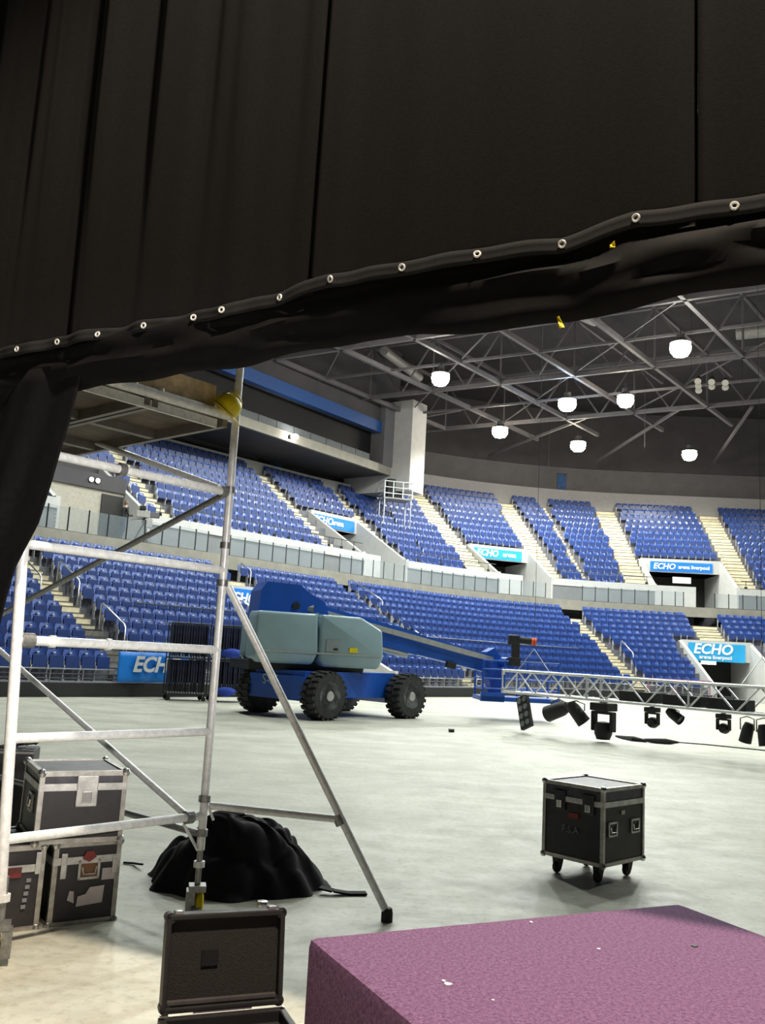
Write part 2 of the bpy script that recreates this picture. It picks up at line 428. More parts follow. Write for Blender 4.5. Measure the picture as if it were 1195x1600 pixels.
for a, b_, k in cuts(P_UP, U0, U1):
    if k == 0: sweep(mb, [(10.88, 6.78), (11.12, 6.78), (11.12, 7.22), (10.88, 7.22)], a, b_)
    else:
        w3 = (b_-a)*(0.44 if a > 20 else 0.0)
        if w3: sweep(mb, [(10.9, ZW), (11.05, ZW), (11.05, 7.2), (10.9, 7.2)], a, a+w3)
tag(mb.build('trim_3', M_white), 'white parapet band along the front of the upper tier', kind='structure')

# back walls
sA = UPP(NUPA-1)[0]+0.32; zA = UPP(NUPA-1)[1]
mb = MB(); sweep(mb, [(sA, zA-1), (sA+0.3, zA-1), (sA+0.3, zA+1.05), (sA, zA+1.05)], U0, USPL)
tag(mb.build('trim_4', M_white), 'white wall strip behind the top row under the boxes', kind='structure')
mb = MB(); sweep(mb, [(sA+0.9, zA-1), (sA+1.2, zA-1), (sA+1.2, 19), (sA+0.9, 19)], U0, USPL)
tag(mb.build('wall_left', M_darkw), 'dark grey wall below and behind the hospitality boxes', kind='structure')
sC = UPP(NUP-1)[0]+0.4; zC = UPP(NUP-1)[1]
mb = MB(); sweep(mb, [(sC, zC-1), (sC+0.25, zC-1), (sC+0.25, zC+1.72), (sC, zC+1.72)], USPL, U1)
tag(mb.build('trim_5', mat('parapet_grey', (0.36, 0.36, 0.37), 0.75, var=0.08)), 'white parapet wall behind the top row of the corner block', kind='structure')
mb = MB(); sweep(mb, [(sC+1.5, zC-1), (sC+1.8, zC-1), (sC+1.8, 17.6), (sC+1.5, 17.6)], USPL-2, U1)
tag(mb.build('wall_rear', M_greyw), 'grey rear wall behind the corner seating', kind='structure')
mb = MB(); sweep(mb, [(sC+1.35, 17.6), (sC+1.8, 17.6), (sC+1.8, 23), (sC+1.35, 23)], USPL-2, U1)
tag(mb.build('wall_rear_top', M_darkw), 'dark upper cladding of the rear wall under the roof', kind='structure')
for (p0, p1, k) in P_UP+P_LOW:
    up = (p0, p1, k) in P_UP
    fn, tr = (UPP, UT) if up else (LOW, LT)
    zf = ZW if up else 0.0; s0 = 10.95 if up else 0.0
    sk, zk = fn(k); sf = sk-0.45
    hdr = zk-0.80 if up else zk-1.05
    # recess: dark lobby behind the opening, floor joined to the concourse
    mb = MB()
    D = 3.5
    sweep(mb, [(sf+D, zf), (sf+D+0.1, zf), (sf+D+0.1, hdr+0.3), (sf+D, hdr+0.3)], p0, p1)
    sweep(mb, [(sf, hdr), (sf+D, hdr), (sf+D, hdr+0.1), (sf, hdr+0.1)], p0, p1)
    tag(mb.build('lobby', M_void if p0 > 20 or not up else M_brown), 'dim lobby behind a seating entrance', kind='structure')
    # side walls with the rake of the seats
    for e, u in enumerate((p0, p1)):
        th = 0.22/scl(u, sf); ua, ub = (u-th/2, u+th/2)
        ztop0 = (fn(0)[1]+0.75) if up else 1.0
        ring = [(s0, zf), (sf+D, zf), (sf+D, zk-0.02), (sf+0.35, zk-0.02), (sf+0.3, zk+0.1), (sf+0.1, zk+0.1), (s0+0.25, ztop0), (s0, ztop0)]
        mb = MB(); sweep(mb, ring, ua, ub)
        tag(mb.build('wall_entrance', M_white), 'white raking side wall of a seating entrance', kind='structure')
    mb = MB(); sweep(mb, [(sf-0.12, hdr), (sf+0.12, hdr), (sf+0.12, zk+0.16), (sf-0.12, zk+0.16)], p0, p1)
    tag(mb.build('trim_header', M_darkw if (up and p0 < 20) else M_white), 'white beam over a seating entrance', kind='structure')

# concourse wall, door and soffit inside the nearest entrance
mb = MB(); sweep(mb, [(13.0, ZW), (13.15, ZW), (13.15, 8.3), (13.0, 8.3)], 6.85, 11.05)
tag(mb.build('wall_concourse', mat('beige_concourse', (0.40, 0.37, 0.31), 0.8, var=0.1)), 'beige concourse wall behind the camera position', kind='structure')
mb = MB(); sweep(mb, [(12.9, 8.25), (15.5, 8.25), (15.5, 8.95), (12.9, 8.95)], 6.85, 11.05)
tag(mb.build('trim_soffit', M_darkw), 'dark soffit over the concourse entrance', kind='structure')
def u_at(px, s_, z_, lo=-10.0, hi=28.0):
    for _ in range(50):
        md = (lo+hi)/2
        if proj(P3(md, s_, z_))[0] < px: lo = md
        else: hi = md
    return lo
ud0, ud1 = u_at(156, 12.95, 7.0), min(u_at(204, 12.95, 7.0), 11.0)
mb = MB(); sweep(mb, [(12.93, ZW), (13.0, ZW), (13.0, 8.1), (12.93, 8.1)], ud0, ud1)
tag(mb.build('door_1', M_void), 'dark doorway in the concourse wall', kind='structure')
for i, px in enumerate((143, 153)):
    q = P3(u_at(px, 12.85, 8.6), 12.85, 8.62)
    r = empty('round_downlight', q, ('left one of two small round lights over the concourse doorway', 'right one of two small round lights over the concourse doorway')[i], 'light')
    T = frame(q, (dA.x, dA.y, 0), (0, 0, 1))
    MB(T).lathe([(0.0, 0.05), (0.09, 0.04), (0.11, 0.0)], n=14).build('lens', mat('downlight_lens', (1, 1, 1), 0.4, emit=(1, 0.98, 0.92), estr=6.0), r)
    MB(T).lathe([(0.11, 0.0), (0.14, 0.0), (0.14, -0.06), (0.11, -0.06)], n=14).build('rim', M_black, r)

# portal signs (flat boards with print)
def portal_sign(p0, p1, k, up, f0, f1, lab, texts, m=None, zt=0.05, zb=0.74):
    fn = UPP if up else LOW
    sk, zk = fn(k); sf = sk-0.45-0.13
    ua, ub = p0+(p1-p0)*f0, p0+(p1-p0)*f1
    root = empty('entrance_sign', P3((ua+ub)/2, sf, zk-0.9), lab, 'sign')
    mb = MB(); sweep(mb, [(sf-0.05, zk-zb), (sf, zk-zb), (sf, zk-zt), (sf-0.05, zk-zt)], ua, ub)
    mb.build('board', m or M_sign, root)
    for (body, f, dz, size, sh) in texts:
        u = ua+(ub-ua)*f; a = ang(u)
        o = P3(u, sf-0.075, zk-(zt+zb)/2+dz)
        T = frame(o, (math.cos(a), math.sin(a), 0), (0, 0, 1))
        text_mesh(body, size, T, M_text, 'lettering', root, 0.012, sh, size*0.03)
    return root
portal_sign(*P_UP[1], True, 0.08, 0.95, 'blue ECHO arena sign over the entrance below the glazed boxes', [('ECHO', 0.27, 0.02, 0.60, 0.2), ('arena', 0.74, 0.02, 0.46, 0.0)])
portal_sign(*P_UP[2], True, 0.08, 0.88, 'blue ECHO sign over the entrance beside the tall white column', [('ECHO', 0.27, 0.02, 0.62, 0.2), ('arena', 0.74, 0.02, 0.46, 0.0)], M_signc)
portal_sign(*P_UP[3], True, 0.06, 0.88, 'long blue ECHO sign over the upper entrance at the far end', [('ECHO', 0.17, 0.0, 0.56, 0.2), ('arena liverpool', 0.68, 0.0, 0.36, 0.0)])
portal_sign(*P_LOW[0], False, 0.02, 0.98, 'blue ECHO arena sign on the floor entrance behind the lift', [('ECHO', 0.35, 0.10, 0.62, 0.2), ('arena', 0.55, -0.26, 0.3, 0.0)], M_sign, -0.02, 1.0)
portal_sign(*P_LOW[1], False, 0.06, 0.90, 'light blue ECHO arena sign on the floor entrance at the far end', [('ECHO', 0.42, 0.17, 0.85, 0.2), ('arena liverpool', 0.47, -0.30, 0.32, 0.0)], M_signc, 0.0, 1.08)
# white notice panel and inner partitions in the entrances
mb = MB(); sweep(mb, [(13.2, 7.62), (13.26, 7.62), (13.26, 8.05), (13.2, 8.05)], 39.75, 41.0)
tag(mb.build('hanging_notice', M_text), 'blank white panel hanging in the far upper entrance', 'notice')
mb = MB(); sweep(mb, [(7.5, 0), (7.7, 0), (7.7, 2.2), (7.5, 2.2)], 39.6, 40.1)
tag(mb.build('wall_lobby', M_white), 'white wall pier inside the floor entrance', kind='structure')
mb = MB(); mb.rbox((-0.45, -0.04, -0.12), (0.45, 0.04, 0.12), 0.03); 
lo = mb.build('lobby_light', mat('lobby_light_panel', (0.9, 0.9, 0.88), 0.5, emit=(1, 0.97, 0.9), estr=5.0)); 
q = P3(40.35, 6.9, 2.22); lo.location = q; lo.rotation_euler = (0, 0, ang(40.35)); tag(lo, 'glowing white light panel under the far floor entrance sign', 'light')

# aisle stairs
M_step2 = mat('grey_metal_step', (0.20, 0.19, 0.17), 0.6, 0.2, var=0.2, scale=4)
def stairs(u, wdt, fn, n, tread, rise, k0, lab, dark=False):
    mb = MB()
    for i in range(k0, n):
        s, z = fn(i)
        h = wdt/2/scl(u, s)
        mb.cur = 0
        e = 0.03
        if i < n-1:
            sweep(mb, [(s-0.45-e, z), (s+tread-0.45-e, z), (s+tread-0.45-e, z+rise/2), (s+tread-0.78, z+rise/2), (s+tread-0.78, z+e), (s-0.45-e, z+e)], u-h, u+h)
            sweep(mb, [(s+tread-0.45-e, z), (s+tread-0.45, z), (s+tread-0.45, z+rise+e), (s+tread-0.45-e, z+rise+e)], u-h, u+h)
        else: sweep(mb, [(s-0.45-e, z), (s+tread-0.45, z), (s+tread-0.45, z+e), (s-0.45-e, z+e)], u-h, u+h)
        mb.cur = 1
        for (sn, zn) in ((s-0.45-e, z+e), (s+tread-0.78, z+rise/2)):
            if i < n-1 or zn < z+0.1: sweep(mb, [(sn-0.012, zn-0.03), (sn+0.012, zn-0.03), (sn+0.012, zn+0.006), (sn-0.012, zn+0.006)], u-h, u+h)
    return tag(mb.build('aisle_stairs', [M_step2 if dark else M_step, M_nose]), lab, kind='structure')
def k_at(u, portals, wdt=0):
    for p0, p1, k in portals:
        if p0-0.1 < u < p1+0.1: return k
    return 0
for u, wd in A_UP:
    stairs(u, wd, UPP, NUPA if u < USPL else NUP, UT, UR, k_at(u, P_UP), 'cream aisle steps climbing the upper tier')
for u, wd in A_LOW:
    if 3 < u < 5:
        stairs(u, wd, LOW, 5, LT, LR, 0, 'dark metal steps at the foot of the first aisle', True)
        stairs(u, wd, LOW, NLOW, LT, LR, 4, 'cream aisle steps in the upper part of the first aisle')
    else: stairs(u, wd, LOW, NLOW, LT, LR, k_at(u, P_LOW), 'cream aisle steps climbing the lower tier')

# glazed balustrade on the ledge: a post and a pane about every 1.25 m
def balustrade(a, b_, s, z, h, lab, name='glass_balustrade', step=0.9, gap=()):
    root = empty(name, P3((a+b_)/2, s, z), lab, 'balustrade')
    us = [a]; u = a
    while u < b_-0.3:
        u = min(b_, u+step/scl(u, s)); us.append(u)
    for i in range(len(us)):
        if any(g0 < us[i] < g1 for g0, g1 in gap): continue
        p = P3(us[i], s, z)
        MB().cbox((p.x, p.y, z+h/2), (0.05, 0.05, h)).build('post', M_post, root)
        if i+1 < len(us) and not any(g0 < (us[i]+us[i+1])/2 < g1 for g0, g1 in gap):
            q = P3(us[i+1], s, z); d = (q-p)
            mb = MB(); nrm = Vector((-d.y, d.x, 0)).normalized()*0.008
            c0, c1 = p+d*0.04, p+d*0.96
            mb.hexa([c0-nrm+Vector((0,0,.05)), c1-nrm+Vector((0,0,.05)), c1+nrm+Vector((0,0,.05)), c0+nrm+Vector((0,0,.05)),
                     c0-nrm+Vector((0,0,h-.02)), c1-nrm+Vector((0,0,h-.02)), c1+nrm+Vector((0,0,h-.02)), c0+nrm+Vector((0,0,h-.02))])
            mb.build('pane', M_glass, root)
    mb = MB(); mb.path([P3(u, s, z+0.03) for u in us], 0.03, 6); mb.build('bottom_rail', M_post, root)
    return root
balustrade(3.0, 13.6, 9.82, ZW, 1.0, 'glass balustrade above the lower tier, left of the lift, with dark posts')
balustrade(14.9, 21.3, 9.82, ZW, 1.0, 'glass balustrade above the lower tier behind the scaffold pole')
balustrade(22.4, 34.2, 9.82, ZW, 1.0, 'glass balustrade above the lower tier behind the lift boom')
balustrade(35.6, 39.6, 9.82, ZW, 1.0, 'glass balustrade at the corner between aisle and far entrance')
balustrade(41.6, 48.0, 9.82, ZW, 1.0, 'glass balustrade at the far right end of the lower tier')
# low rail with brackets on the upper parapet
def parapet_rail(a, b_, lab):
    root = empty('parapet_rail', P3((a+b_)/2, 11.0, 7.2), lab, 'railing')
    us = list(np.arange(a+0.3, b_-0.1, 1.0))
    mb = MB(); mb.path([P3(u, 11.0, 7.75) for u in [a]+us+[b_]], 0.025, 6); mb.build('rail', M_post, root)
    for i, u in enumerate(us):
        p = P3(u, 11.0, 7.2)
        MB().tube(p, p+Vector((0, 0, 0.55)), 0.02, 6).build('post', M_post, root)
        MB().cbox((p.x, p.y, 7.27), (0.16, 0.16, 0.2)).build('bracket', M_black, root)
for a, b_, lab in ((11.4, 25.4, 'thin dark rail on the upper parapet left of the entrance under the boxes'), (28.9, 32.5, 'thin dark rail on the parapet below the white column'),
                   (34.9, 38.4, 'thin dark rail on the parapet at the corner of the bowl'), (43.7, 50.0, 'thin dark rail on the parapet at the far right')):
    parapet_rail(a, b_, lab)

# hospitality boxes (straight front, 54 degrees) with the white end column
BD = math.radians(54.0); bd = Vector((math.cos(BD), math.sin(BD), 0)); bn = Vector((math.sin(BD), -math.cos(BD), 0))
TB = frame((-8.0, 47.5, 0), bd, (-bn.x, -bn.y, 0))           # x along the fascia, y into the boxes
XB0, XB1 = -20.0, 15.3
mb = MB(TB); mb.box((XB0, 0.2, 13.55), (XB1, 5.0, 13.85)); tag(mb.build('box_soffit', M_darkw), 'dark underside of the hospitality boxes', kind='structure')
mb = MB(TB); mb.box((XB0, 0, 13.5), (XB1, 0.2, 14.05))
tag(mb.build('box_balcony', M_ledge), 'cream balcony slab of the hospitality boxes', kind='structure')
mb = MB(TB); mb.box((XB0, 1.0, 13.85), (XB1, 1.15, 16.3)); tag(mb.build('window_1', mat('dark_box_glazing', (0.012, 0.012, 0.014), 0.55, spec=0.2, var=0.1)), 'dark glazing of the hospitality boxes', kind='structure')
mb = MB(TB); mb.box((XB0, 0.15, 16.2), (XB1, 0.5, 16.95)); tag(mb.build('trim_6', mat('blue_fascia', (0.01, 0.07, 0.26), 0.5, var=0.1)), 'blue band above the hospitality boxes', kind='structure')
mb = MB(TB); mb.box((XB0, 0.3, 16.95), (XB1, 1.2, 22.5)); mb.box((XB0, 0.5, 16.3), (XB1, 5, 16.5)); tag(mb.build('wall_boxes', M_darkw), 'dark wall above the hospitality boxes', kind='structure')
rt = empty('box_balustrade', TB @ Vector((-2, 0.1, 14.05)), 'low glazed balustrade along the hospitality box balcony', 'balustrade')
for k in range(18):
    x = -12+k*1.5
    if x+1.5 > 13.1: break
    MB(TB).box((x+.03, 0.1, 14.07), (x+1.47, 0.12, 14.5)).build('pane', mat('dull_glazing', (0.30, 0.34, 0.36), 0.5, alpha=0.25, spec=0.2), rt)
    MB(TB).box((x-0.02, 0.09, 14.05), (x+0.02, 0.13, 14.52)).build('post', M_post, rt)
mb = MB(TB); mb.box((14.3, -1.55, 12.4), (16.0, 4.0, 18.6)); tag(mb.build('column', M_white), 'tall white end column beside the boxes', kind='structure')
mb = MB(TB); mb.box((13.2, -0.1, 14.05), (14.3, 1.1, 18.4)); tag(mb.build('column_return', M_greyw), 'grey wall return beside the white column', kind='structure')
# poster and window on the wall under the boxes
q = P3(24.3, sA+0.86, 0); a = ang(24.3)
for nm, u, z0, z1, wv, mm, lab, cat in (('wall_banner', 26.9, 12.95, 14.3, 0.62, mat('poster_blue', (0.02, 0.09, 0.26), 0.5, var=0.4, scale=3), 'narrow blue banner on the dark wall under the boxes', 'banner'),
                                    ('wall_hatch', 25.7, 13.15, 14.1, 0.95, M_black, 'dark square hatch on the wall left of the narrow blue banner', 'hatch')):
    T = frame(P3(u, sA+0.86, 0), (dA.x, dA.y, 0), (nA.x, nA.y, 0))
    r = empty(nm, T @ Vector((0, 0, z0)), lab, cat)
    MB(T).box((-wv/2, -0.03, z0), (wv/2, 0.03, z1)).build('panel', mm, r)
    f = MB(T); f.box((-wv/2-.06, -0.05, z0-.06), (wv/2+.06, 0.02, z0)); f.box((-wv/2-.06, -0.05, z1), (wv/2+.06, 0.02, z1+.06))
    f.build('edge_strip', M_greyw, r)
T = frame(P3(37.0, sC+1.42, 0), (math.cos(ang(37)), math.sin(ang(37)), 0), (-math.sin(ang(37)), math.cos(ang(37)), 0))
r = empty('rear_wall_banner', T @ Vector((0, 0, 15.4)), 'small blue banner hanging on the grey rear wall', 'banner')
MB(T).box((-0.35, -0.03, 15.4), (0.35, 0.0, 17.0)).build('cloth', MATS['poster_blue'], r)
MB(T).tube((-0.42, -0.03, 17.02), (0.42, -0.03, 17.02), 0.03, 6).build('top_bar', M_post, r)

# ------------------------------------------------------------------ roof
ceil_o = MB().box((-60, -16, 22.4), (70, 90, 22.8)).build('ceiling', M_deck); tag(ceil_o, 'dark roof deck high above the arena', kind='structure')
ra, rb = math.radians(52), math.radians(-30.5)
da, db = Vector((math.cos(ra), math.sin(ra))), Vector((math.cos(rb), math.sin(rb)))
na, nb = Vector((math.sin(ra), -math.cos(ra))), Vector((-math.sin(rb), math.cos(rb)))
def grid_pt(ca, cb):
    dt = na.x*nb.y-na.y*nb.x
    return Vector(((ca*nb.y-na.y*cb)/dt, (na.x*cb-ca*nb.x)/dt))
CA_ = [-31.1+4.5*k for k in range(-2, 13)]
CB_ = [56.6-4.37*k for k in range(0, 13)]
ZR = 18.0
def beam(p, q, w_, h_, nm='roof_beam', m=M_steel, par=ceil_o):
    p = Vector(p); q = Vector(q); d = (q-p); L = d.length; d.normalize()
    s = d.cross(Vector((0, 0, 1)));  s = s.normalized() if s.length > 1e-4 else Vector((1, 0, 0)); u = s.cross(d)
    T = frame(p, d, s)
    return MB(T).box((0, -w_/2, -h_/2), (L, w_/2, h_/2)).build(nm, m, par)
for c in CA_:
    p, q = grid_pt(c, CB_[0]+ (5 if c > -34 else 0)), grid_pt(c, CB_[-1])
    beam((*p, ZR), (*q, ZR), 0.2, 0.26)
    beam((*p, 21.4), (*q, 21.4), 0.16, 0.2)
for k, c in enumerate(CB_):
    p, q = grid_pt(CA_[0], c), grid_pt(CA_[-1], c)
    main = k % 2 == 0
    beam((*p, ZR), (*q, ZR), 0.2 if main else 0.12, 0.26 if main else 0.14)
    if main:
        beam((*p, 21.4), (*q, 21.4), 0.2, 0.26)
        if k <= 8:
            for i in range(len(CA_)-1):
                g = grid_pt(CA_[i], c); g2 = grid_pt(CA_[i+1], c); mdl = (g+g2)/2
                beam((*g, ZR), (*g, 21.4), 0.1, 0.1, 'truss_post')
                beam((*g, 21.4), (*mdl, ZR), 0.09, 0.09, 'truss_brace'); beam((*mdl, ZR), (*g2, 21.4), 0.09, 0.09, 'truss_brace')
# plan bracing and purlins in the rear bays
for i in range(0, 8):
    for j in range(0, 5):
        if (i+j) % 2: continue
        beam((*grid_pt(CA_[i], CB_[j]), ZR+0.1), (*grid_pt(CA_[i+1], CB_[j+1]), ZR+0.1), 0.07, 0.07, 'wind_brace')
for (x0, y0, x1, y1) in ((763, 712, 915, 653), (930, 722, 1060, 640), (1115, 722, 1175, 635), (640, 655, 720, 640)):
    beam(at_y(x0, y0, 69.5 if x0 > 700 else 61), at_z(x1, y1, ZR), 0.16, 0.16, 'raking_strut')
for (x0, y0, x1, y1, r_) in ((770, 500, 900, 488, 0.42), (860, 470, 930, 500, 0.35), (1150, 520, 1230, 512, 0.4), (600, 548, 655, 590, 0.3)):
    MB().tube(at_z(x0, y0, 20.3), at_z(x1, y1, 20.3), r_, 14).build('air_duct', mat('galvanised_duct', (0.34, 0.33, 0.32), 0.5, 0.4, var=0.15), ceil_o, smooth=True)
for (x, y0, y1, Y) in ((1080, 430, 600, 40), (1160, 470, 640, 48), (1007, 560, 700, 52), (857, 640, 735, 60)):
    p = at_y(x, y1, Y); MB().tube(p, (p.x, p.y, 21.4), 0.012, 5).build('hanging_cable', M_black, ceil_o)

# roof lamps: reflector housing, bracket, bulging lens, each with its own light
M_lens = {'warm': mat('lamp_lens_warm', (1, 0.95, 0.85), 0.4, emit=(1.0, 0.88, 0.68), estr=60.0),
          'cool': mat('lamp_lens_cool', (0.9, 0.95, 1), 0.4, emit=(0.70, 0.84, 1.0), estr=60.0),
          'white': mat('lamp_lens_white', (1, 1, 1), 0.4, emit=(1.0, 0.95, 0.84), estr=60.0)}
M_hous = mat('lamp_housing', (0.12, 0.12, 0.12), 0.5, 0.3, var=0.1)
def roof_lamp(p, tone, lab, r=0.4, group=None, watts=None):
    p = Vector(p); root = empty('high_bay_lamp', p, lab, 'lamp', group)
    MB().lathe([(0.02, 0.0), (r*0.6, -0.03), (r*0.92, -0.14), (r, -0.36), (r*0.93, -0.55), (r*0.66, -0.74), (0.0, -0.84)][2:], (p.x, p.y, p.z), n=18).build('lens', M_lens[tone], root, smooth=True)
    MB().lathe([(r*0.3, 0.32), (r*0.34, 0.05), (r*0.95, -0.14), (r*1.02, -0.14), (r*0.42, 0.1), (r*0.38, 0.32)], (p.x, p.y, p.z), n=18).build('housing', M_hous, root, smooth=True)
    MB().tube((p.x, p.y, p.z+0.3), (p.x, p.y, ZR-0.05 if p.z+0.3 < ZR-0.05 else p.z+0.6), 0.035, 6).build('hanger', M_post, root)
    col = {'warm': (0.97, 0.98, 0.86), 'cool': (0.84, 0.95, 1.0), 'white': (0.93, 1.0, 0.94)}[tone]
    light('lamp_light', 'SPOT', (0, 0, -1.0), watts or LAMP_W, col, 0.35, (0, 0, -10), 165, 0.35, root)
    return root
for (x, y, tone, lab, r_) in ((688, 592, 'white', 'white roof lamp nearest the hospitality boxes', 0.5),
        (1063, 545, 'white', 'largest and brightest roof lamp, highest at the upper right', 0.5),
        (886, 632, 'cool', 'bluish white roof lamp, the only cool-coloured one', 0.54),
        (977, 626, 'warm', 'warm roof lamp close to the right of the bluish one', 0.48),
        (781, 675, 'warm', 'warm roof lamp low on the left over the corner seats', 0.54),
        (903, 697, 'warm', 'warm roof lamp below the bluish one', 0.54),
        (1077, 711, 'warm', 'lowest right roof lamp above the far seating', 0.52)):
    p = at_z(x, y, 16.9); roof_lamp((p.x, p.y, 17.3), tone, lab, r_)
p = at_z(545, 511, 17.0); roof_lamp((p.x, p.y, 17.3), 'white', 'roof lamp half hidden by the lower edge of the black drape', 0.42)
for p in ((-9, 33), (2, 34), (12, 30), (-4, 22), (8, 21), (18, 19), (24, 33), (28, 48), (34, 58)):
    roof_lamp((*p, 17.3), 'white', 'roof lamp over the part of the arena hidden above the drape', 0.42, 'roof lamps hidden above the drape')
# cluster of small spot lamps in the roof
cl = at_z(1108, 596, 17.6)
for i in range(7):
    c = cl+Vector(((i % 3-1)*0.75+0.2*(i//3), 0.5*(i//3)-0.4, -0.1*(i//3)))
    r = empty('roof_spotlight', c, 'small grey spotlight in the cluster under the roof at the right', 'spotlight', 'cluster of unlit spotlights under the roof')
    d = Vector((-0.35, -0.8, -0.6)).normalized()
    MB().tube(c, c+d*0.5, 0.15, 10, 0.2).build('can', M_black, r, smooth=True)
    MB().tube(c+d*0.5, c+d*0.52, 0.185, 10).build('lens', mat('unlit_lens', (0.55, 0.52, 0.48), 0.2), r)
    MB().tube(c, (c.x, c.y, ZR), 0.025, 5).build('hanger', M_post, r)
# floodlight on the balcony fascia
q = TB @ Vector((4.0, -0.42, 13.75))
r = empty('fascia_floodlight', q, 'small white floodlight shining from the cream box balcony', 'floodlight')
MB().lathe([(0.0, -0.15), (0.19, -0.1), (0.22, 0.0), (0.19, 0.1), (0, 0.15)], q, n=14).build('lens', M_lens['white'], r, smooth=True)
MB(TB).box((3.9, -0.22, 13.66), (4.1, 0.0, 13.86)).build('bracket', M_black, r)

# ================================================================== SEATS
def seat_meshes():
    back = MB()
    def bf(a, b_, off):
        x = (a-0.5)*0.45; z = 0.45+0.42*b_
        if b_ > 0.99: x *= 0.8
        y = 0.06+0.10*b_+off - 0.05*(1-(2*a-1)**2)*0 + 0.035*(1-(2*a-1)**2)
        return (x, y, z)
    n, k = 4, 3
    vs = [bf(i/n, j/k, o) for o in (0.0, 0.035) for j in range(k+1) for i in range(n+1)]
    S = (n+1)*(k+1); fs = []
    for j in range(k):
        for i in range(n):
            q = j*(n+1)+i; fs += [(q, q+1, q+n+2, q+n+1), (S+q+n+1, S+q+n+2, S+q+1, S+q)]
    ring = list(range(n+1))+[j*(n+1)+n for j in range(1, k+1)]+[k*(n+1)+i for i in range(n-1, -1, -1)]+[j*(n+1) for j in range(k-1, 0, -1)]
    for a in range(len(ring)):
        p, q = ring[a], ring[(a+1) % len(ring)]; fs.append((q, p, S+p, S+q))
    back._add(vs, fs)
    pan = MB(); pan.hexa([(-0.2, -0.07, 0.36), (0.2, -0.07, 0.36), (0.2, 0.04, 0.38), (-0.2, 0.04, 0.38),
                          (-0.21, -0.06, 0.70), (0.21, -0.06, 0.70), (0.21, 0.0, 0.70), (-0.21, 0.0, 0.70)])
    br = MB(); br.box((-0.255, -0.03, 0.05), (-0.225, 0.10, 0.55)); br.box((-0.262, -0.08, 0.30), (-0.218, 0.02, 0.44)); br.box((-0.28, -0.06, 0.0), (-0.2, 0.14, 0.05))
    pl = MB(); pl.box((-0.035, 0.07, 0.765), (0.035, 0.15, 0.795))
    return back, pan, br, pl
sb, sp, sbr, spl = seat_meshes()
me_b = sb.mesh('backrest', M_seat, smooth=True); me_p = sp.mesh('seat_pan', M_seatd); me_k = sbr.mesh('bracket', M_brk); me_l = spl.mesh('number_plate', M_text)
spots = []
def seat_rows(fn, n, aisles, portals, a, b_, tier, nfun=None):
    for i in range(n):
        s, z = fn(i)
        u = a+0.1*(i % 2)
        while u < b_:
            sc = scl(u, s); half = 0.27/sc; nxt = u+0.5/sc
            bad = False
            for au, wd in aisles:
                if abs(u-au) < wd/2/sc+half*0.9 and i >= k_at(au, portals): bad = True
            for p0, p1, k in portals:
                if p0-half-0.3/sc < u < p1+half+0.3/sc and i < k+0: bad = True
            if not bad: spots.append((u, s, z, i, tier))
            u = nxt
seat_rows(LOW, NLOW, A_LOW, P_LOW, -6.0, 52.0, 0)
seat_rows(UPP, NUPA, A_UP, P_UP, 0.0, USPL-0.05, 1)
seat_rows(UPP, NUP, A_UP, P_UP, USPL+0.05, 56.0, 1)
spots = [q for q in spots if not (q[4] == 0 and q[3] == 0 and 3.35 < q[0] < 12.6)]      # folded away behind banner and trolleys
near = []; far = []
for q in spots:
    u, s, z, i, t = q; p = P3(u, s, z+0.6); x, y = proj(p)
    vis = -8 < x < 1203 and 600 < y < 1110
    if x < 140 and y < 610+(138-x)*2.95: vis = False
    if 375 < x < 590 and 965 < y < 1050: vis = False
    if 258 < x < 372 and 975 < y < 1090: vis = False
    if 590 < x < 1200 and y > 1090: vis = False
    near.append((p.length if vis else 1e9, q))
near.sort(key=lambda e: e[0])
def SECT(t, u): return sum(1 for a_, w_ in (A_LOW[1:] if t == 0 else A_UP[1:]) if u > a_)
def ordn(k): return '%d%s' % (k, 'th' if 10 < k % 100 < 14 else {1: 'st', 2: 'nd', 3: 'rd'}.get(k % 10, 'th'))
ROWN = ['front', 'second', 'third', 'fourth', 'fifth', 'sixth', 'seventh', 'eighth', 'ninth', 'tenth', 'eleventh', 'twelfth']
for dist, (u, s, z, i, t) in near[:300]:
    p = P3(u, s, z)
    o = bpy.data.objects.new('arena_seat', None); COL.objects.link(o); o.location = p; o.rotation_euler = (0, 0, ang(u))
    sec = SECT(t, u); cnt = [q[0] for q in spots if q[3] == i and q[4] == t and SECT(t, q[0]) == sec]
    if sec == 0: k, side = sum(1 for c in cnt if c >= u-1e-6), 'left of the first aisle'
    else: k, side = sum(1 for c in cnt if c <= u+1e-6), 'right of ' + ('the first aisle', 'the floor-entrance aisle', 'the aisle behind the lift', 'the corner aisle', 'the far entrance')[min(sec, 5)-1]
    if t == 0 and i == 0 and sec == 1: side = 'right of the first aisle'
    tier = ('lower', 'upper')[t]
    tag(o, 'blue seat, %s row of %s tier, %s %s' % (ROWN[i], tier, ordn(k), side), 'seat', 'tip-up seats in the %s row of the %s tier' % (ROWN[i], tier))
    for nm, me in (('backrest', me_b), ('seat_pan', me_p), ('bracket', me_k), ('number_plate', me_l)):
        c = bpy.data.objects.new(nm, me); COL.objects.link(c); c.parent = o
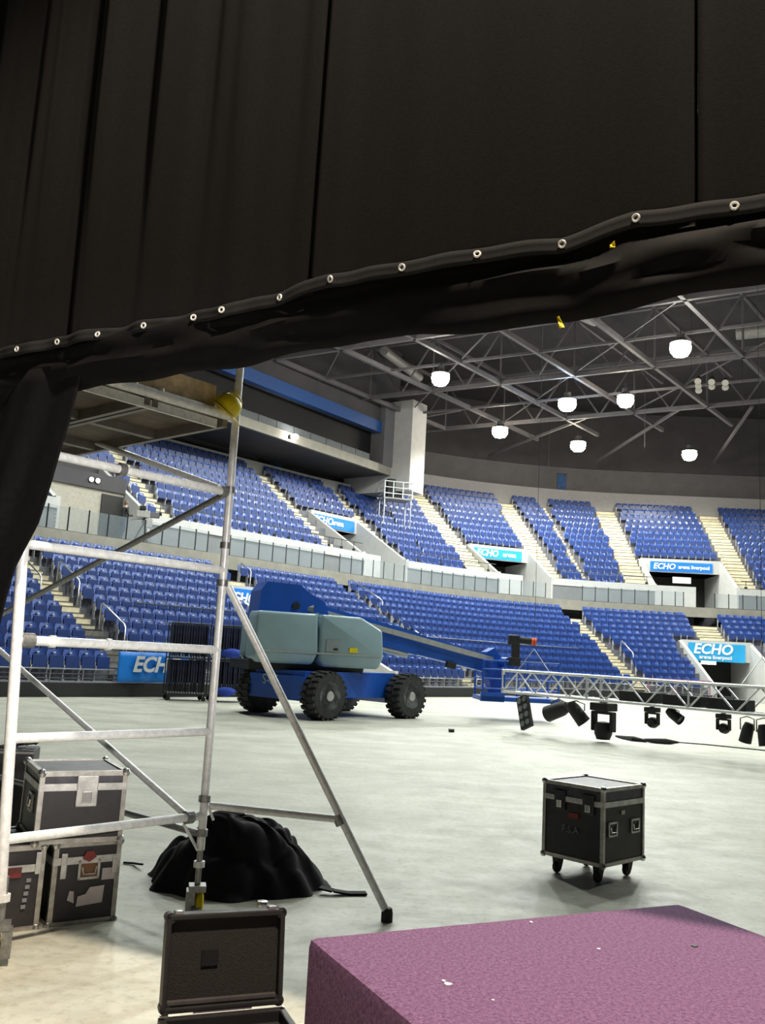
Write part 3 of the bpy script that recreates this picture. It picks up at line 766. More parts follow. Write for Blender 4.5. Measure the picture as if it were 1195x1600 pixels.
def stuff_seats(items):
    parts = ((sb, 0), (sp, 1), (sbr, 2)); V = []; Fq = []; MI = []; n0 = 0
    for (u, s, z, i, t) in items:
        p = P3(u, s, z); a = ang(u)+random.uniform(-0.03, 0.03); ca, sa = math.cos(a), math.sin(a)
        for mb_, mi in parts:
            A = np.array(mb_.v); W = np.stack([p.x+A[:, 0]*ca-A[:, 1]*sa, p.y+A[:, 0]*sa+A[:, 1]*ca, p.z+A[:, 2]], 1)
            V.append(W); Fq += [tuple(k+n0 for k in f) for f in mb_.f]; MI += [mi]*len(mb_.f); n0 += len(A)
    me = bpy.data.meshes.new('arena_seating'); me.from_pydata(np.concatenate(V).tolist(), [], Fq)
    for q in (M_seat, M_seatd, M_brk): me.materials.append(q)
    me.polygons.foreach_set('material_index', MI)
    bm = bmesh.new(); bm.from_mesh(me); bmesh.ops.recalc_face_normals(bm, faces=bm.faces); bm.to_mesh(me); bm.free()
    o = bpy.data.objects.new('arena_seating', me); COL.objects.link(o)
    return tag(o, 'rows of blue tip-up seats filling the rest of the bowl', 'seating', kind='stuff')
stuff_seats([q for d, q in near[300:]])
print('SEATS', len(near))

# handrails in the aisles of the near block, front rail of the stand
def handrail(u, fn, i0, i1, lab):
    s0, z0 = fn(i0); s1, z1 = fn(i1)
    p, q = P3(u, s0, z0), P3(u, s1, z1); h = Vector((0, 0, 0.95))
    r = empty('aisle_handrail', p, lab, 'handrail')
    MB().path([p, p+h*0.93, p+h+(q-p)*0.06, q+h-(q-p)*0.06, q+h*0.93, q], 0.028, 8).build('rail', M_rail, r, smooth=True)
    for e in (p, q): MB().lathe([(0.07, 0.0), (0.07, 0.03), (0.03, 0.05)], e, n=10).build('foot_plate', M_post, r)
for u, i0, i1, lab in ((3.25, 6, 9, 'steel handrail left of the first aisle, high in the lower tier'), (4.65, 2, 4, 'steel handrail on the right of the first aisle near the floor'),
                       (4.65, 6, 8, 'steel handrail on the right of the first aisle halfway up'), (7.0, 0, 2, 'steel handrail at the foot of the seats behind the ECHO banner'),
                       (14.9, 10, 11, 'short steel handrail above the floor entrance sign'), (22.4, 8, 11, 'steel handrail at the top of the aisle behind the lift'),
                       (35.6, 3, 5, 'short bright handrail in the aisle right of the lift boom'), (21.3, 2, 4, 'short steel handrail low in the aisle behind the lift')):
    handrail(u, LOW, i0, i1, lab)
for u, i0, i1, lab in ((36.0, 3, 6, 'steel handrail beside the upper entrance at the corner'),):
    handrail(u, UPP, i0, i1, lab)
for a, b_, zz, lab in ((6.2, 13.0, 4, 'dark horizontal rail crossing the seats left of the lift'), (16.0, 33.0, 3, 'thin rail running across the seats behind the lift boom')):
    r = empty('cross_rail', P3(a, LOW(zz)[0]+.42, LOW(zz)[1]), lab, 'rail')
    s, z = LOW(zz); us = list(np.linspace(a, b_, 9))
    MB().path([P3(u, s+0.44, z+1.05) for u in us], 0.022, 6).build('rail', M_rail if a > 10 else M_post, r)
    for u in us[::2]: MB().tube(P3(u, s+0.44, z+0.3), P3(u, s+0.44, z+1.05), 0.018, 6).build('post', M_post, r)
def front_rail(a, b_, lab):
    r = empty('front_rail', P3((a+b_)/2, 0.05, 0.38), lab, 'railing')
    us = list(np.arange(a, b_, 0.5))
    for zz in (0.5, 0.62, 0.76): MB().path([P3(u, 0.03, zz) for u in us], 0.018, 6).build('rail', M_rail if zz == 0.76 else M_post, r)
    for u in us[::2]: MB().tube(P3(u, 0.03, 0.3), P3(u, 0.03, 0.78), 0.02, 6).build('post', M_rail, r)
front_rail(-5.0, 12.8, 'low steel rail at the foot of the left stand')
front_rail(15.9, 38.0, 'low steel rail at the foot of the stand behind the lift')
mb = MB(); sweep(mb, [(-0.3, 1.0), (-0.26, 1.0), (-0.26, 1.16), (-0.3, 1.16)], 34.6, 38.4)
for uu in (34.7, 36.4, 38.3):
    q = P3(uu, -0.28, 0); mb.tube(q, q+Vector((0, 0, 1.05)), 0.03, 6)
tag(mb.build('pink_barrier', mat('faded_red_barrier', (0.30, 0.10, 0.16), 0.6, var=0.15)), 'faded red barrier strip at the foot of the far seats', 'barrier')
bpy.data.objects['pink_barrier'].name = 'crowd_barrier'

# blue ECHO banner on the front rail
T = frame(P3(4.15, -0.07, 0), (dA.x, dA.y, 0), (0, 0, 1))
r = empty('echo_banner', P3(4.15, -0.07, 0.42), 'bright blue ECHO banner hung on the stand left of the chair trolleys', 'banner'); r.name = 'fabric_banner'; ORIG['fabric_banner'] = tuple(r.location)
def bf(a, b_): return (-1.12+2.5*a, 0.42+0.88*b_, 0.03*math.sin(a*9)*(1-b_)+0.01*math.sin(a*23))
mb = MB(T); mb.grid(bf, 30, 6); o = mb.build('cloth', M_sign, r, smooth=True); so = o.modifiers.new('thick', 'SOLIDIFY'); so.thickness = 0.012
text_mesh('ECHO', 0.62, frame(P3(4.35, -0.12, 0.93), (dA.x, dA.y, 0), (0, 0, 1)), M_text, 'lettering', r, 0.004, 0.22, 0.02)

# ================================================================== PERSON AND TV CAMERA on the walkway
def skin_figure(name, verts, edges, radii, root_i, mats, zones, loc, rz, parent, sub=1):
    me = bpy.data.meshes.new(name); me.from_pydata(verts, edges, []); o = bpy.data.objects.new(name, me); COL.objects.link(o)
    md = o.modifiers.new('skin', 'SKIN'); md.use_smooth_shade = True
    sv = me.skin_vertices[0].data
    for i, r_ in enumerate(radii): sv[i].radius = r_ if isinstance(r_, tuple) else (r_, r_); sv[i].use_root = (i == root_i)
    s = o.modifiers.new('sub', 'SUBSURF'); s.levels = sub; s.render_levels = sub
    dg = bpy.context.evaluated_depsgraph_get(); dg.update()
    m2 = bpy.data.meshes.new_from_object(o.evaluated_get(dg)); bpy.data.objects.remove(o)
    m2.materials.clear()
    for q in mats: m2.materials.append(q)
    for p in m2.polygons: p.material_index = zones(p.center); p.use_smooth = True
    ob = bpy.data.objects.new(name, m2); COL.objects.link(ob)
    if parent: ob.parent = parent
    else: ob.location = loc; ob.rotation_euler = (0, 0, rz)
    return ob
M_skin = mat('skin_tone', (0.50, 0.33, 0.25), 0.6, var=0.05); M_jack = mat('dark_jacket', (0.025, 0.025, 0.03), 0.8, var=0.2)
M_jean = mat('dark_blue_jeans', (0.02, 0.03, 0.085), 0.85, var=0.2); M_hair = mat('grey_brown_hair', (0.16, 0.12, 0.09), 0.8, var=0.2)
pp_ = P3(9.5, 10.45, ZW); prz = ang(9.5)
pr = empty('person', pp_, 'person in dark jacket and jeans working the camera on the walkway', 'person', rz=prz)
# x = facing direction (along the walkway, to the right), y = left, z = up
V = [(0,0,.95),(0,0,1.12),(.02,0,1.32),(.03,0,1.45),(.05,0,1.53),(.07,0,1.62),(.07,0,1.72),
     (0,.1,.9),(.03,.11,.5),(-.02,.11,.1),(.10,.11,.04), (0,-.1,.9),(-.03,-.11,.5),(-.1,-.11,.1),(.02,-.11,.04),
     (.02,.19,1.40),(.06,.23,1.12),(.32,.18,1.14),(.40,.16,1.15), (.02,-.19,1.40),(.08,-.23,1.12),(.32,-.16,1.18),(.40,-.14,1.19)]
E_ = [(0,1),(1,2),(2,3),(3,4),(4,5),(5,6),(0,7),(7,8),(8,9),(9,10),(0,11),(11,12),(12,13),(13,14),(3,15),(15,16),(16,17),(17,18),(3,19),(19,20),(20,21),(21,22)]
Rr = [.14,.135,.155,.12,.055,.085,.07,.095,.07,.05,.04,.095,.07,.05,.04,.07,.052,.042,.03,.07,.052,.042,.03]
def zone(c):
    if c.z < 0.06: return 3
    if c.z < 0.94: return 1
    if c.z > 1.5: return 2
    if c.x > 0.34: return 2
    return 0
skin_figure('body', V, E_, Rr, 0, [M_jack, M_jean, M_skin, M_black], zone, None, 0, pr)
hb = MB(); hb.lathe([(0.0, 1.815), (0.06, 1.80), (0.092, 1.74), (0.098, 1.68), (0.085, 1.62)], (0.055, 0, 0), n=12); ho = hb.build('hair', M_hair, pr, smooth=True)
cp = P3(10.55, 10.45, ZW)
cr = empty('broadcast_camera', cp, 'television camera on a tripod in front of the person on the walkway', 'camera', rz=ang(10.55))
# local x along walkway, y outwards; lens points towards the arena floor (-y) and to the right
TCm = Matrix.Rotation(math.radians(-35), 4, 'Z')
for k in range(3):
    a = k*2.094+0.5; MB().path([(0, 0, 1.0), (0.42*math.cos(a), 0.42*math.sin(a), 0.02)], 0.035, 8).build('tripod_leg', M_black, cr)
MB().lathe([(0.09, 0.95), (0.11, 1.0), (0.11, 1.12), (0.05, 1.2)], n=12).build('fluid_head', M_black, cr)
MB(TCm).rbox((-0.35, -0.12, 1.2), (0.22, 0.12, 1.5), 0.02).build('camera_body', mat('camera_grey', (0.42, 0.42, 0.40), 0.5, var=0.1), cr)
MB(TCm).rbox((0.22, -0.11, 1.22), (0.6, 0.11, 1.46), 0.02).build('lens_box', M_greyw, cr)
MB(TCm).box((0.6, -0.09, 1.24), (0.63, 0.09, 1.44)).build('lens_hood', M_black, cr)
MB(TCm).rbox((-0.25, -0.16, 1.52), (0.02, 0.12, 1.7), 0.02).build('viewfinder', M_black, cr)
MB(TCm).tube((-0.1, 0.1, 1.15), (-0.62, 0.24, 1.08), 0.016, 6).build('pan_bar', M_black, cr)
MB(TCm).box((0.05, -0.3, 0.75), (0.35, 0.0, 1.12)).build('monitor_box', M_paper, cr)

# white railed platform on the corner seats beside the column
pq = at_y(618, 782, 58.5)
r = empty('railed_platform', pq, 'small white railed platform standing against the white column', 'platform')
Tp = frame((pq.x, pq.y, pq.z), bd, (-bn.x, -bn.y, 0)) 
Tp = rotz(pq, math.radians(15))
MB(Tp).box((-0.95, -0.6, 0.0), (0.95, 0.8, 0.08)).build('deck', M_conc, r)
for x in (-0.95, -0.35, 0.3, 0.95):
    MB(Tp).tube((x, -0.6, 0.05), (x, -0.6, 1.15), 0.035, 6).build('post', M_text, r)
for zz in (0.35, 0.75, 1.15):
    MB(Tp).tube((-0.95, -0.6, zz), (0.95, -0.6, zz), 0.032, 6).build('rail', M_text, r)
    MB(Tp).tube((-0.95, -0.6, zz), (-0.95, 0.8, zz), 0.032, 6).build('rail', M_text, r)
    MB(Tp).tube((0.95, -0.6, zz), (0.95, 0.8, zz), 0.032, 6).build('rail', M_text, r)
for x, y in ((-0.9, -0.55), (0.9, -0.55), (-0.9, 0.7), (0.9, 0.7)):
    MB(Tp).tube((x, y, -1.9), (x, y, 0.02), 0.04, 6).build('leg', M_rail, r)
MB(Tp).rbox((-0.5, 0.3, 0.08), (0.6, 0.8, 1.5), 0.05).build('black_cabinet', M_black, r)

# ================================================================== BOOM LIFT
LC = Vector((-1.02, 23.85, 0)); CHA, TUA = math.radians(47), math.radians(25)
lift = empty('boom_lift', LC, 'blue and grey telescopic boom lift parked on the arena floor', 'boom lift')
Tc = rotz(LC, CHA); Tt = rotz(LC+Vector((0, 0, 0)), TUA)
# wheels
WR, WW = 0.57, 0.46
for (x, y) in ((-1.5, -1.2), (1.5, -1.2), (-1.5, 1.2), (1.5, 1.2)):
    sgn = -1 if y < 0 else 1
    wm = MB(Tc); prof = [(WR*0.55, -WW/2), (WR*0.9, -WW/2), (WR*0.97, -WW*0.38), (WR*0.97, WW*0.38), (WR*0.9, WW/2), (WR*0.55, WW/2)]
    wm.lathe(prof, (x, y, WR), 'Y', 28)
    wheel = wm.build('tyre', M_tyre, lift, smooth=True)
    lg = MB(Tc)
    for k in range(22):
        for h in (-1, 1):
            a = 2*PI*(k+0.5*(h > 0))/22
            T2 = Matrix.Translation((x, y, WR)) @ Matrix.Rotation(a, 4, 'Y')
            pts = [(-0.045, 0.02*h, WR*0.95), (0.045, 0.02*h, WR*0.95), (0.075, WW*0.5*h, WR*0.93), (-0.015, WW*0.5*h, WR*0.93)]
            top = [(p[0], p[1], p[2]+0.05) for p in pts]
            lg.hexa([T2 @ Vector(p) for p in pts+top])
    lg.build('tread_lugs', M_tyre, wheel)
    rm = MB(Tc); f = sgn*WW/2
    rm.lathe([(0.0, f*0.55), (WR*0.28, f*0.55), (WR*0.30, f*0.95), (WR*0.36, f*0.95), (WR*0.38, f*0.6), (WR*0.52, f*0.72), (WR*0.58, f*1.0)], (x, y, WR), 'Y', 24)
    rim = rm.build('rim', M_rim, wheel, smooth=True)
    hb = MB(Tc); hb.lathe([(0.0, f*1.06), (WR*0.2, f*1.04), (WR*0.24, f*0.9)], (x, y, WR), 'Y', 14)
    for k in range(8): a = k*PI/4; hb.lathe([(0.0, f*0.72), (0.02, f*0.72), (0.02, f*0.6)], (x+math.cos(a)*WR*0.44, y, WR+math.sin(a)*WR*0.44), 'Y', 6)
    hb.build('hub', M_lsil, wheel)
# chassis
cm = MB(Tc)
cm.prism([(-1.9, -0.92, 0.55), (-1.9, -0.92, 1.12), (1.35, -0.92, 1.14), (1.62, -0.92, 1.0), (1.62, -0.92, 0.45), (1.25, -0.92, 0.36), (0.95, -0.92, 0.5), (-0.8, -0.92, 0.5), (-1.2, -0.92, 0.38)], (0, 1.84, 0))
cm.box((-2.0, -1.0, 0.42), (-1.3, 1.0, 1.0)); cm.box((1.25, -1.0, 0.42), (1.75, 1.0, 0.75))
cm.build('chassis', M_lblue, lift)
for x in (-1.5, 1.5): MB(Tc).tube((x, -1.2, WR), (x, 1.2, WR), 0.13, 10).build('axle', M_black, lift)
MB(Tc).lathe([(0.75, 1.1), (0.75, 1.28), (0.6, 1.28)], n=24).build('slew_ring', M_black, lift, smooth=True)
Ttx = frame(Tc @ Vector((-2.012, 0.2, 0.86)), (math.sin(CHA), -math.cos(CHA), 0), (0, 0, 1))
text_mesh('S-85', 0.34, Ttx, mat('lift_print', (0.35, 0.42, 0.55), 0.5), 'model_lettering', lift, 0.004, 0.0, 0.004)
# turret hoods
def hood(x0, x1, y0, y1, z0, z1, cut0, cut1):
    bm = bmesh.new()
    pr = [(x0, z0+.12), (x0+.02, z1-cut0), (x0+cut0*.8, z1), (x1-cut1*1.6, z1), (x1-.06, z1-cut1*.75), (x1, z0+.28), (x1-.14, z0), (x0+.12, z0)]
    a = [bm.verts.new((x, y0, z)) for x, z in pr]; c = [bm.verts.new((x, y1, z)) for x, z in pr]
    bm.faces.new(a); bm.faces.new(c[::-1])
    for i in range(len(pr)): j = (i+1) % len(pr); bm.faces.new((a[j], a[i], c[i], c[j]))
    bmesh.ops.recalc_face_normals(bm, faces=bm.faces)
    bmesh.ops.bevel(bm, geom=list(bm.edges), offset=0.065, segments=3, affect='EDGES', profile=0.5)
    return bm
MB(Tt).frombm(hood(-2.6, -0.945, -1.15, -0.42, 1.28, 2.52, 0.1, 0.03)).build('rear_hood', M_lgrey, lift, smooth=True)
MB(Tt).frombm(hood(-0.93, 0.85, -1.15, -0.42, 1.24, 2.52, 0.05, 0.42)).build('engine_hood', M_lgrey, lift, smooth=True)
MB(Tt).frombm(hood(-2.3, 0.6, 0.42, 1.1, 1.28, 2.45, 0.1, 0.3)).build('far_hood', M_lgrey, lift, smooth=True)
MB(Tt).box((-2.5, -1.165, 1.55), (0.74, -1.14, 1.585)).build('hood_crease', M_lsil, lift)
MB(Tt).box((-0.75, -1.17, 1.62), (-0.38, -1.14, 1.92)).build('hood_panel', mat('hood_panel_grey', (0.27, 0.32, 0.34), 0.4, var=0.05), lift)
MB(Tt).box((-0.55, -1.18, 1.66), (-0.44, -1.165, 1.71)).build('hood_latch', M_black, lift)
MB(Tt).box((-0.12, -1.17, 1.62), (0.1, -1.14, 1.74)).build('warning_sticker', mat('yellow_sticker', (0.8, 0.68, 0.0), 0.5, var=0.1), lift, label='small yellow warning sticker')
MB(Tt).box((-2.6, -0.85, 1.1), (0.4, 0.85, 1.32)).build('turntable', M_black, lift)
# riser block carrying the boom
rb_ = MB(Tt); rb_.prism([(-2.35, -0.42, 2.3), (-2.3, -0.42, 3.05), (-2.15, -0.42, 3.28), (-1.25, -0.42, 3.26), (-1.05, -0.42, 3.1), (-0.55, -0.42, 2.86), (-0.35, -0.42, 2.3)], (0, 0.84, 0))
rb_.build('riser_block', M_lblue, lift)
MB(Tt).tube((-1.35, -0.46, 2.72), (-1.35, -0.40, 2.72), 0.1, 14).build('pivot_pin', M_black, lift)
MB(Tt).tube((-1.55, -0.47, 2.44), (-1.55, -0.40, 2.44), 0.08, 12).build('pivot_boss', mat('rusty_boss', (0.25, 0.13, 0.06), 0.6, var=0.3), lift)
# telescopic boom, sloping down to the platform
B0, B1 = Vector((-1.3, 0, 2.62)), Vector((4.75, 0, 1.50))
bx = (B1-B0).normalized(); bz = Vector((-bx.z, 0, bx.x)); LBm = (B1-B0).length
Tb = Tt @ frame(B0, bx, (0, 1, 0), bz)
def taper(x0, x1, w0, w1, h0, h1, nm, m_):
    mb = MB(Tb); mb.hexa([(x0,-w0/2,-h0/2),(x1,-w1/2,-h1/2),(x1,w1/2,-h1/2),(x0,w0/2,-h0/2),(x0,-w0/2,h0/2),(x1,-w1/2,h1/2),(x1,w1/2,h1/2),(x0,w0/2,h0/2)])
    return mb.build(nm, m_, lift)
taper(0, 3.7, 0.46, 0.44, 0.62, 0.60, 'boom_section', M_lblue)
taper(3.5, LBm-0.05, 0.36, 0.34, 0.56, 0.48, 'boom_section', M_lblue)
MB(Tb).box((0.5, -0.30, 0.06), (LBm-0.1, -0.20, 0.2)).build('cable_track', M_lsil, lift)
MB(Tb).tube((0.45, -0.30, 0.13), (0.3, -0.26, 0.10), 0.17, 12).build('track_roller', M_rim, lift)
MB(Tb).tube((0.2, -0.14, -0.42), (3.45, -0.14, -0.36), 0.085, 10).build('lift_cylinder', M_lsil, lift)
MB(Tb).tube((0.2, 0.10, -0.42), (3.3, 0.10, -0.36), 0.07, 10).build('lift_cylinder', M_lsil, lift)
MB(Tb).cbox((LBm-1.35, -0.2, -0.32), (0.3, 0.12, 0.18), 0.02).build('junction_box', M_black, lift)
# boom nose, rotator and platform
ex = Tt @ B1; ta = Vector((math.cos(TUA), math.sin(TUA), 0))
Te = rotz((ex.x, ex.y, 0), TUA)
mb = MB(Te); mb.prism([(-0.15, -0.16, 1.15), (-0.2, -0.16, 1.85), (0.05, -0.16, 1.98), (0.3, -0.16, 1.7), (0.35, -0.16, 0.75), (0.1, -0.16, 0.7)], (0, 0.32, 0)); mb.build('boom_nose', M_lblue, lift)
MB(Te).tube((0.32, -0.5, 1.58), (0.32, 0.45, 1.58), 0.15, 14).build('rotator', M_lblue, lift, smooth=True)
Tpf = rotz((ex.x, ex.y, 0) , TUA-math.radians(20))
pf = MB(Tpf); pf.box((-0.35, -0.65, 0.52), (1.9, 0.55, 0.64)); pf.box((-0.35, -0.65, 0.5), (0.3, -0.5, 0.75)); pbase = pf.build('platform_floor', M_lblue, lift)
for x in (-0.3, 0.3, 0.95, 1.85):
    for y in (-0.6, 0.5):
        MB(Tpf).tube((x, y, 0.6), (x, y, 1.62), 0.03, 8).build('platform_post', M_lblue, pbase)
for zz in (0.85, 1.12, 1.38, 1.62):
    MB(Tpf).path([(-0.3, -0.6, zz), (1.85, -0.6, zz), (1.85, 0.5, zz), (-0.3, 0.5, zz), (-0.3, -0.6, zz)], 0.027, 6).build('platform_rail', M_lblue, pbase)
# dark control console with orange-tipped arm
ck = MB(Tpf); ck.rbox((0.42, -0.72, 1.5), (0.72, -0.48, 1.75), 0.03); ck.rbox((0.48, -0.70, 1.72), (0.70, -0.5, 2.16), 0.04); ck.rbox((0.38, -0.7, 2.08), (0.70, -0.46, 2.36), 0.05)
con = ck.build('control_console', M_black, lift, label='dark upright console at the platform')
MB(Tpf).tube((0.65, -0.58, 2.23), (1.02, -0.62, 2.21), 0.10, 12).build('console_arm', M_black, con, smooth=True)
MB(Tpf).tube((1.02, -0.62, 2.21), (1.16, -0.63, 2.2), 0.11, 12).build('console_tip', M_orange, con, smooth=True, label='bright orange end of the console arm')

# ================================================================== CHAIR TROLLEYS
def folded_chair_mesh():
    s = MB(); s.rbox((-0.03, -0.22, 0.30), (0.03, 0.22, 0.80), 0.014)
    bk = MB(); bk.rbox((-0.034, -0.23, 0.66), (0.026, 0.23, 0.95), 0.014)
    fr = MB()
    for y in (-0.22, 0.22): fr.path([(-0.012, y, 0.0), (-0.012, y, 0.88)], 0.012, 6); fr.path([(0.015, y*0.9, 0.02), (0.015, y*0.9, 0.7)], 0.012, 6)
    fr.path([(-0.012, -0.22, 0.88), (-0.012, 0.22, 0.88)], 0.012, 6); fr.path([(0.015, -0.2, 0.12), (0.015, 0.2, 0.12)], 0.01, 6)
    ft = MB()
    ft.lathe([(0.02, 0.0), (0.02, 0.04), (0.014, 0.05)], (-0.012, 0, 0), n=8)
    return (('seat', s.mesh('seat', M_navy)), ('backrest', bk.mesh('backrest', M_navy)), ('frame', fr.mesh('frame', M_black)), ('foot_cap', ft.mesh('foot_cap', M_brk)))
fcm = folded_chair_mesh()
TRD = math.radians(20)
for ti, (cx, cy, lab, who) in enumerate(((-5.45, 26.55, 'black steel chair trolley beside the blue ECHO banner', 'trolley beside the banner'),
                                         (-4.28, 27.0, 'black steel chair trolley partly behind the lift hood', 'trolley behind the lift hood'))):
    Tr = rotz((cx, cy, 0), TRD); L2, W2 = 0.56, 0.36
    r = empty('chair_trolley', (cx, cy, 0), lab, 'trolley')
    for zz in (0.16, 1.18):
        MB(Tr).box((-L2, -W2, zz), (L2, W2, zz+0.04)).build('shelf', M_black, r)
    for x in (-L2, L2):
        for y in (-W2, W2):
            MB(Tr).tube((x, y, 0.16), (x, y, 2.2), 0.02, 6).build('upright', M_black, r)
            c = MB(Tr); c.lathe([(0.0, -0.02), (0.065, -0.02), (0.065, 0.02), (0, 0.02)], (x*0.9, y*0.9, 0.066), 'Y', 14); c.box((x*0.9-0.02, y*0.9-0.035, 0.06), (x*0.9+0.02, y*0.9-0.024, 0.17)); c.build('castor', M_rub, r)
    for y in (-W2, W2): MB(Tr).tube((-L2, y, 2.2), (L2, y, 2.2), 0.02, 6).build('top_bar', M_black, r)
    for lv, z0 in ((0, 0.2), (1, 1.22)):
        for k in range(14):
            x = -0.5+k*0.077
            o = empty('folded_chair', (0, 0, 0), 'navy folded chair, %s from left, %s shelf of %s' % (ordn(k+1), ('lower', 'upper')[lv], who), 'chair', 'folded chairs on the %s shelf of the %s' % (('lower', 'upper')[lv], who))
            p = Tr @ Vector((x, random.uniform(-0.03, 0.03), z0)); o.location = p; o.rotation_euler = (0, 0, TRD+random.uniform(-0.04, 0.04))
            for nm, me in fcm:
                for y_ in ((-0.22, 0.22) if nm == 'foot_cap' else (0,)):
                    c = bpy.data.objects.new(nm, me); COL.objects.link(c); c.parent = o; c.location = (0, y_, 0)
# bright blue cloth bundles at the trolley
for (x, y, z, lab) in ((352, 1081, 0.16, 'bright blue bundle on the bottom shelf of the right chair trolley'), (362, 1021, 1.18, 'bright blue bundle hanging at mid height by the right chair trolley')):
    q = at_y(x, y, 26.55); mb = MB()
    def bl(a, b_): 
        t = a*2*PI; v = b_*PI; rr = 1+0.1*math.sin(3*t+v*2)
        return (q.x+0.3*rr*math.sin(v)*math.cos(t), q.y+0.14*rr*math.sin(v)*math.sin(t), q.z+0.14*math.cos(v))
    mb.grid(bl, 16, 8); tag(mb.build('cloth_bundle', mat('bundle_blue', (0.02, 0.06, 0.42), 0.7, var=0.2), origin=(q.x, q.y, q.z-0.14), smooth=True), lab, 'cloth')

# ================================================================== LIGHTING TRUSS
TP0, TP1 = Vector((3.12, 22.0, 0)), Vector((9.9, 13.66, 0))
td = (TP1-TP0).normalized(); tn = Vector((-td.y, td.x, 0)); TL = (TP1-TP0).length      # tn points away from the camera
if tn.y < 0: tn = -tn
TT = frame(TP0, td, tn)
truss = empty('lighting_truss', TP0+Vector((0, 0, 0.9)), 'silver aluminium box truss hung with lights low above the floor', 'truss')
ZB, ZT, TWd = 0.90, 1.40, 0.5
for y in (0, TWd):
    for z in (ZB, ZT): MB(TT).tube((0, y, z), (TL, y, z), 0.031, 10).build('chord', M_truss, truss, smooth=True)
nb_ = int(TL/0.5)
for i in range(nb_):
    x0, x1 = i*0.5, (i+1)*0.5
    up = i % 2 == 0
    for y in (0, TWd): MB(TT).tube((x0, y, ZB if up else ZT), (x1, y, ZT if up else ZB), 0.019, 7).build('lacing', M_truss, truss)
    for z in (ZB, ZT): MB(TT).tube((x0, 0 if up else TWd, z), (x1, TWd if up else 0, z), 0.012, 6).build('lacing', M_truss, truss)
for x in (0.0, 2.5, 5.0, 7.5):
    f = MB(TT)
    for (a, b_) in (((0, ZB), (0, ZT)), ((0, ZT), (TWd, ZT)), ((TWd, ZT), (TWd, ZB)), ((TWd, ZB), (0, ZB))): f.tube((x, a[0], a[1]), (x, b_[0], b_[1]), 0.02, 8)
    f.box((x-0.01, -0.03, ZB-0.03), (x+0.01, 0.06, ZB+0.1)); f.box((x-0.01, -0.03, ZT-0.1), (x+0.01, 0.06, ZT+0.03))
    f.build('end_frame', M_truss, truss)
MB(TT).hexa([(0.02, -0.005, ZB), (0.42, -0.005, ZB), (0.42, 0.005, ZB), (0.02, 0.005, ZB), (0.02, -0.005, ZB+0.08), (0.42, -0.005, ZB+0.08), (0.42, 0.005, ZB+0.08), (0.02, 0.005, ZB+0.08)]).build('gusset', M_truss, truss)
def tx(px, py, y=0.25):
    """truss x under a pixel"""
    o = Vector((0, 0, CAMZ)); d = _ray(px, py); p0 = TP0+tn*y
    t = (p0-o).dot(tn)/d.dot(tn); q = o+d*t
    return (q-TP0).dot(td), q.z
def moving_head(px, lab, tilt=0.0, s=1.0, pan=0.0):
    x, _ = tx(px, 1100); r = empty('moving_head', TT @ Vector((x, 0.25, ZB-0.08)), lab, 'stage light')
    T = TT @ Matrix.Translation((x, 0.25, ZB-0.06)) @ Matrix.Rotation(pan, 4, 'Z') @ Matrix.Scale(s, 4)
    MB(T).rbox((-0.19, -0.16, -0.14), (0.19, 0.16, 0.0), 0.02).build('base', M_black, r)
    MB(T).box((-0.05, -0.05, 0.0), (0.05, 0.05, 0.1)).build('clamp', M_alud, r)
    yk = MB(T); yk.box((-0.2, -0.06, -0.2), (0.2, 0.06, -0.15))
    for sx in (-1, 1): yk.rbox((sx*0.2-0.03, -0.07, -0.50), (sx*0.2+0.03, 0.07, -0.15), 0.02)
    yk.build('yoke', M_black, r)
    T2 = T @ Matrix.Translation((0, 0, -0.44)) @ Matrix.Rotation(tilt, 4, 'X')
    hd = MB(T2); hd.lathe([(0.0, 0.12), (0.13, 0.10), (0.16, 0.03), (0.16, -0.10), (0.13, -0.17), (0.12, -0.2)], n=16); hd.build('head', M_black, r, smooth=True)
    MB(T2).lathe([(0.0, -0.205), (0.115, -0.2), (0.115, -0.19)], n=16).build('lens', mat('stage_lens', (0.12, 0.13, 0.15), 0.08), r)
def par_can(px, lab, tilt, y=0.05, drop=0.18, s=1.0, pan=0.0):
    x, _ = tx(px, 1100, y); r = empty('par_can', TT @ Vector((x, y, ZB-0.05)), lab, 'stage light')
    T = TT @ Matrix.Translation((x, y, ZB-0.03)) @ Matrix.Rotation(pan, 4, 'Z') @ Matrix.Scale(s, 4)
    MB(T).path([(-0.13, 0, -drop), (-0.13, 0, -0.06), (0, 0, -0.02), (0.13, 0, -0.06), (0.13, 0, -drop)], 0.012, 6).build('yoke', M_alud, r)
    T2 = T @ Matrix.Translation((0, 0, -drop-0.02)) @ Matrix.Rotation(tilt, 4, 'Y')
    MB(T2).lathe([(0.0, 0.16), (0.07, 0.15), (0.1, 0.05), (0.11, -0.2), (0.105, -0.2), (0.09, 0.0)], n=14).build('can', M_black, r, smooth=True)
    MB(T2).lathe([(0.0, -0.15), (0.1, -0.16), (0.1, -0.15)], n=14).build('lens', MATS['stage_lens'], r)
moving_head(943, 'black moving head light hanging second from the blue platform, head straight down', 0.0, 1.22)
par_can(873, 'black stage light hanging next to the dark panel of round lenses', math.radians(70), 0.1, 0.14, 1.7)
par_can(900, 'black stage light tilted left of the moving head', math.radians(-40), 0.0, 0.16, 1.45, 0.4)
moving_head(1019, 'black stage light tucked under the middle of the truss', math.radians(85), 0.7)
par_can(1052, 'black stage light angled sideways under the middle of the truss', math.radians(-60), 0.3, 0.12, 1.0)
moving_head(1130, 'black stage light tucked under the right part of the truss', math.radians(80), 0.62)
par_can(1167, 'black can light hanging furthest down, second from the right edge', math.radians(14), -0.02, 0.26, 1.05)
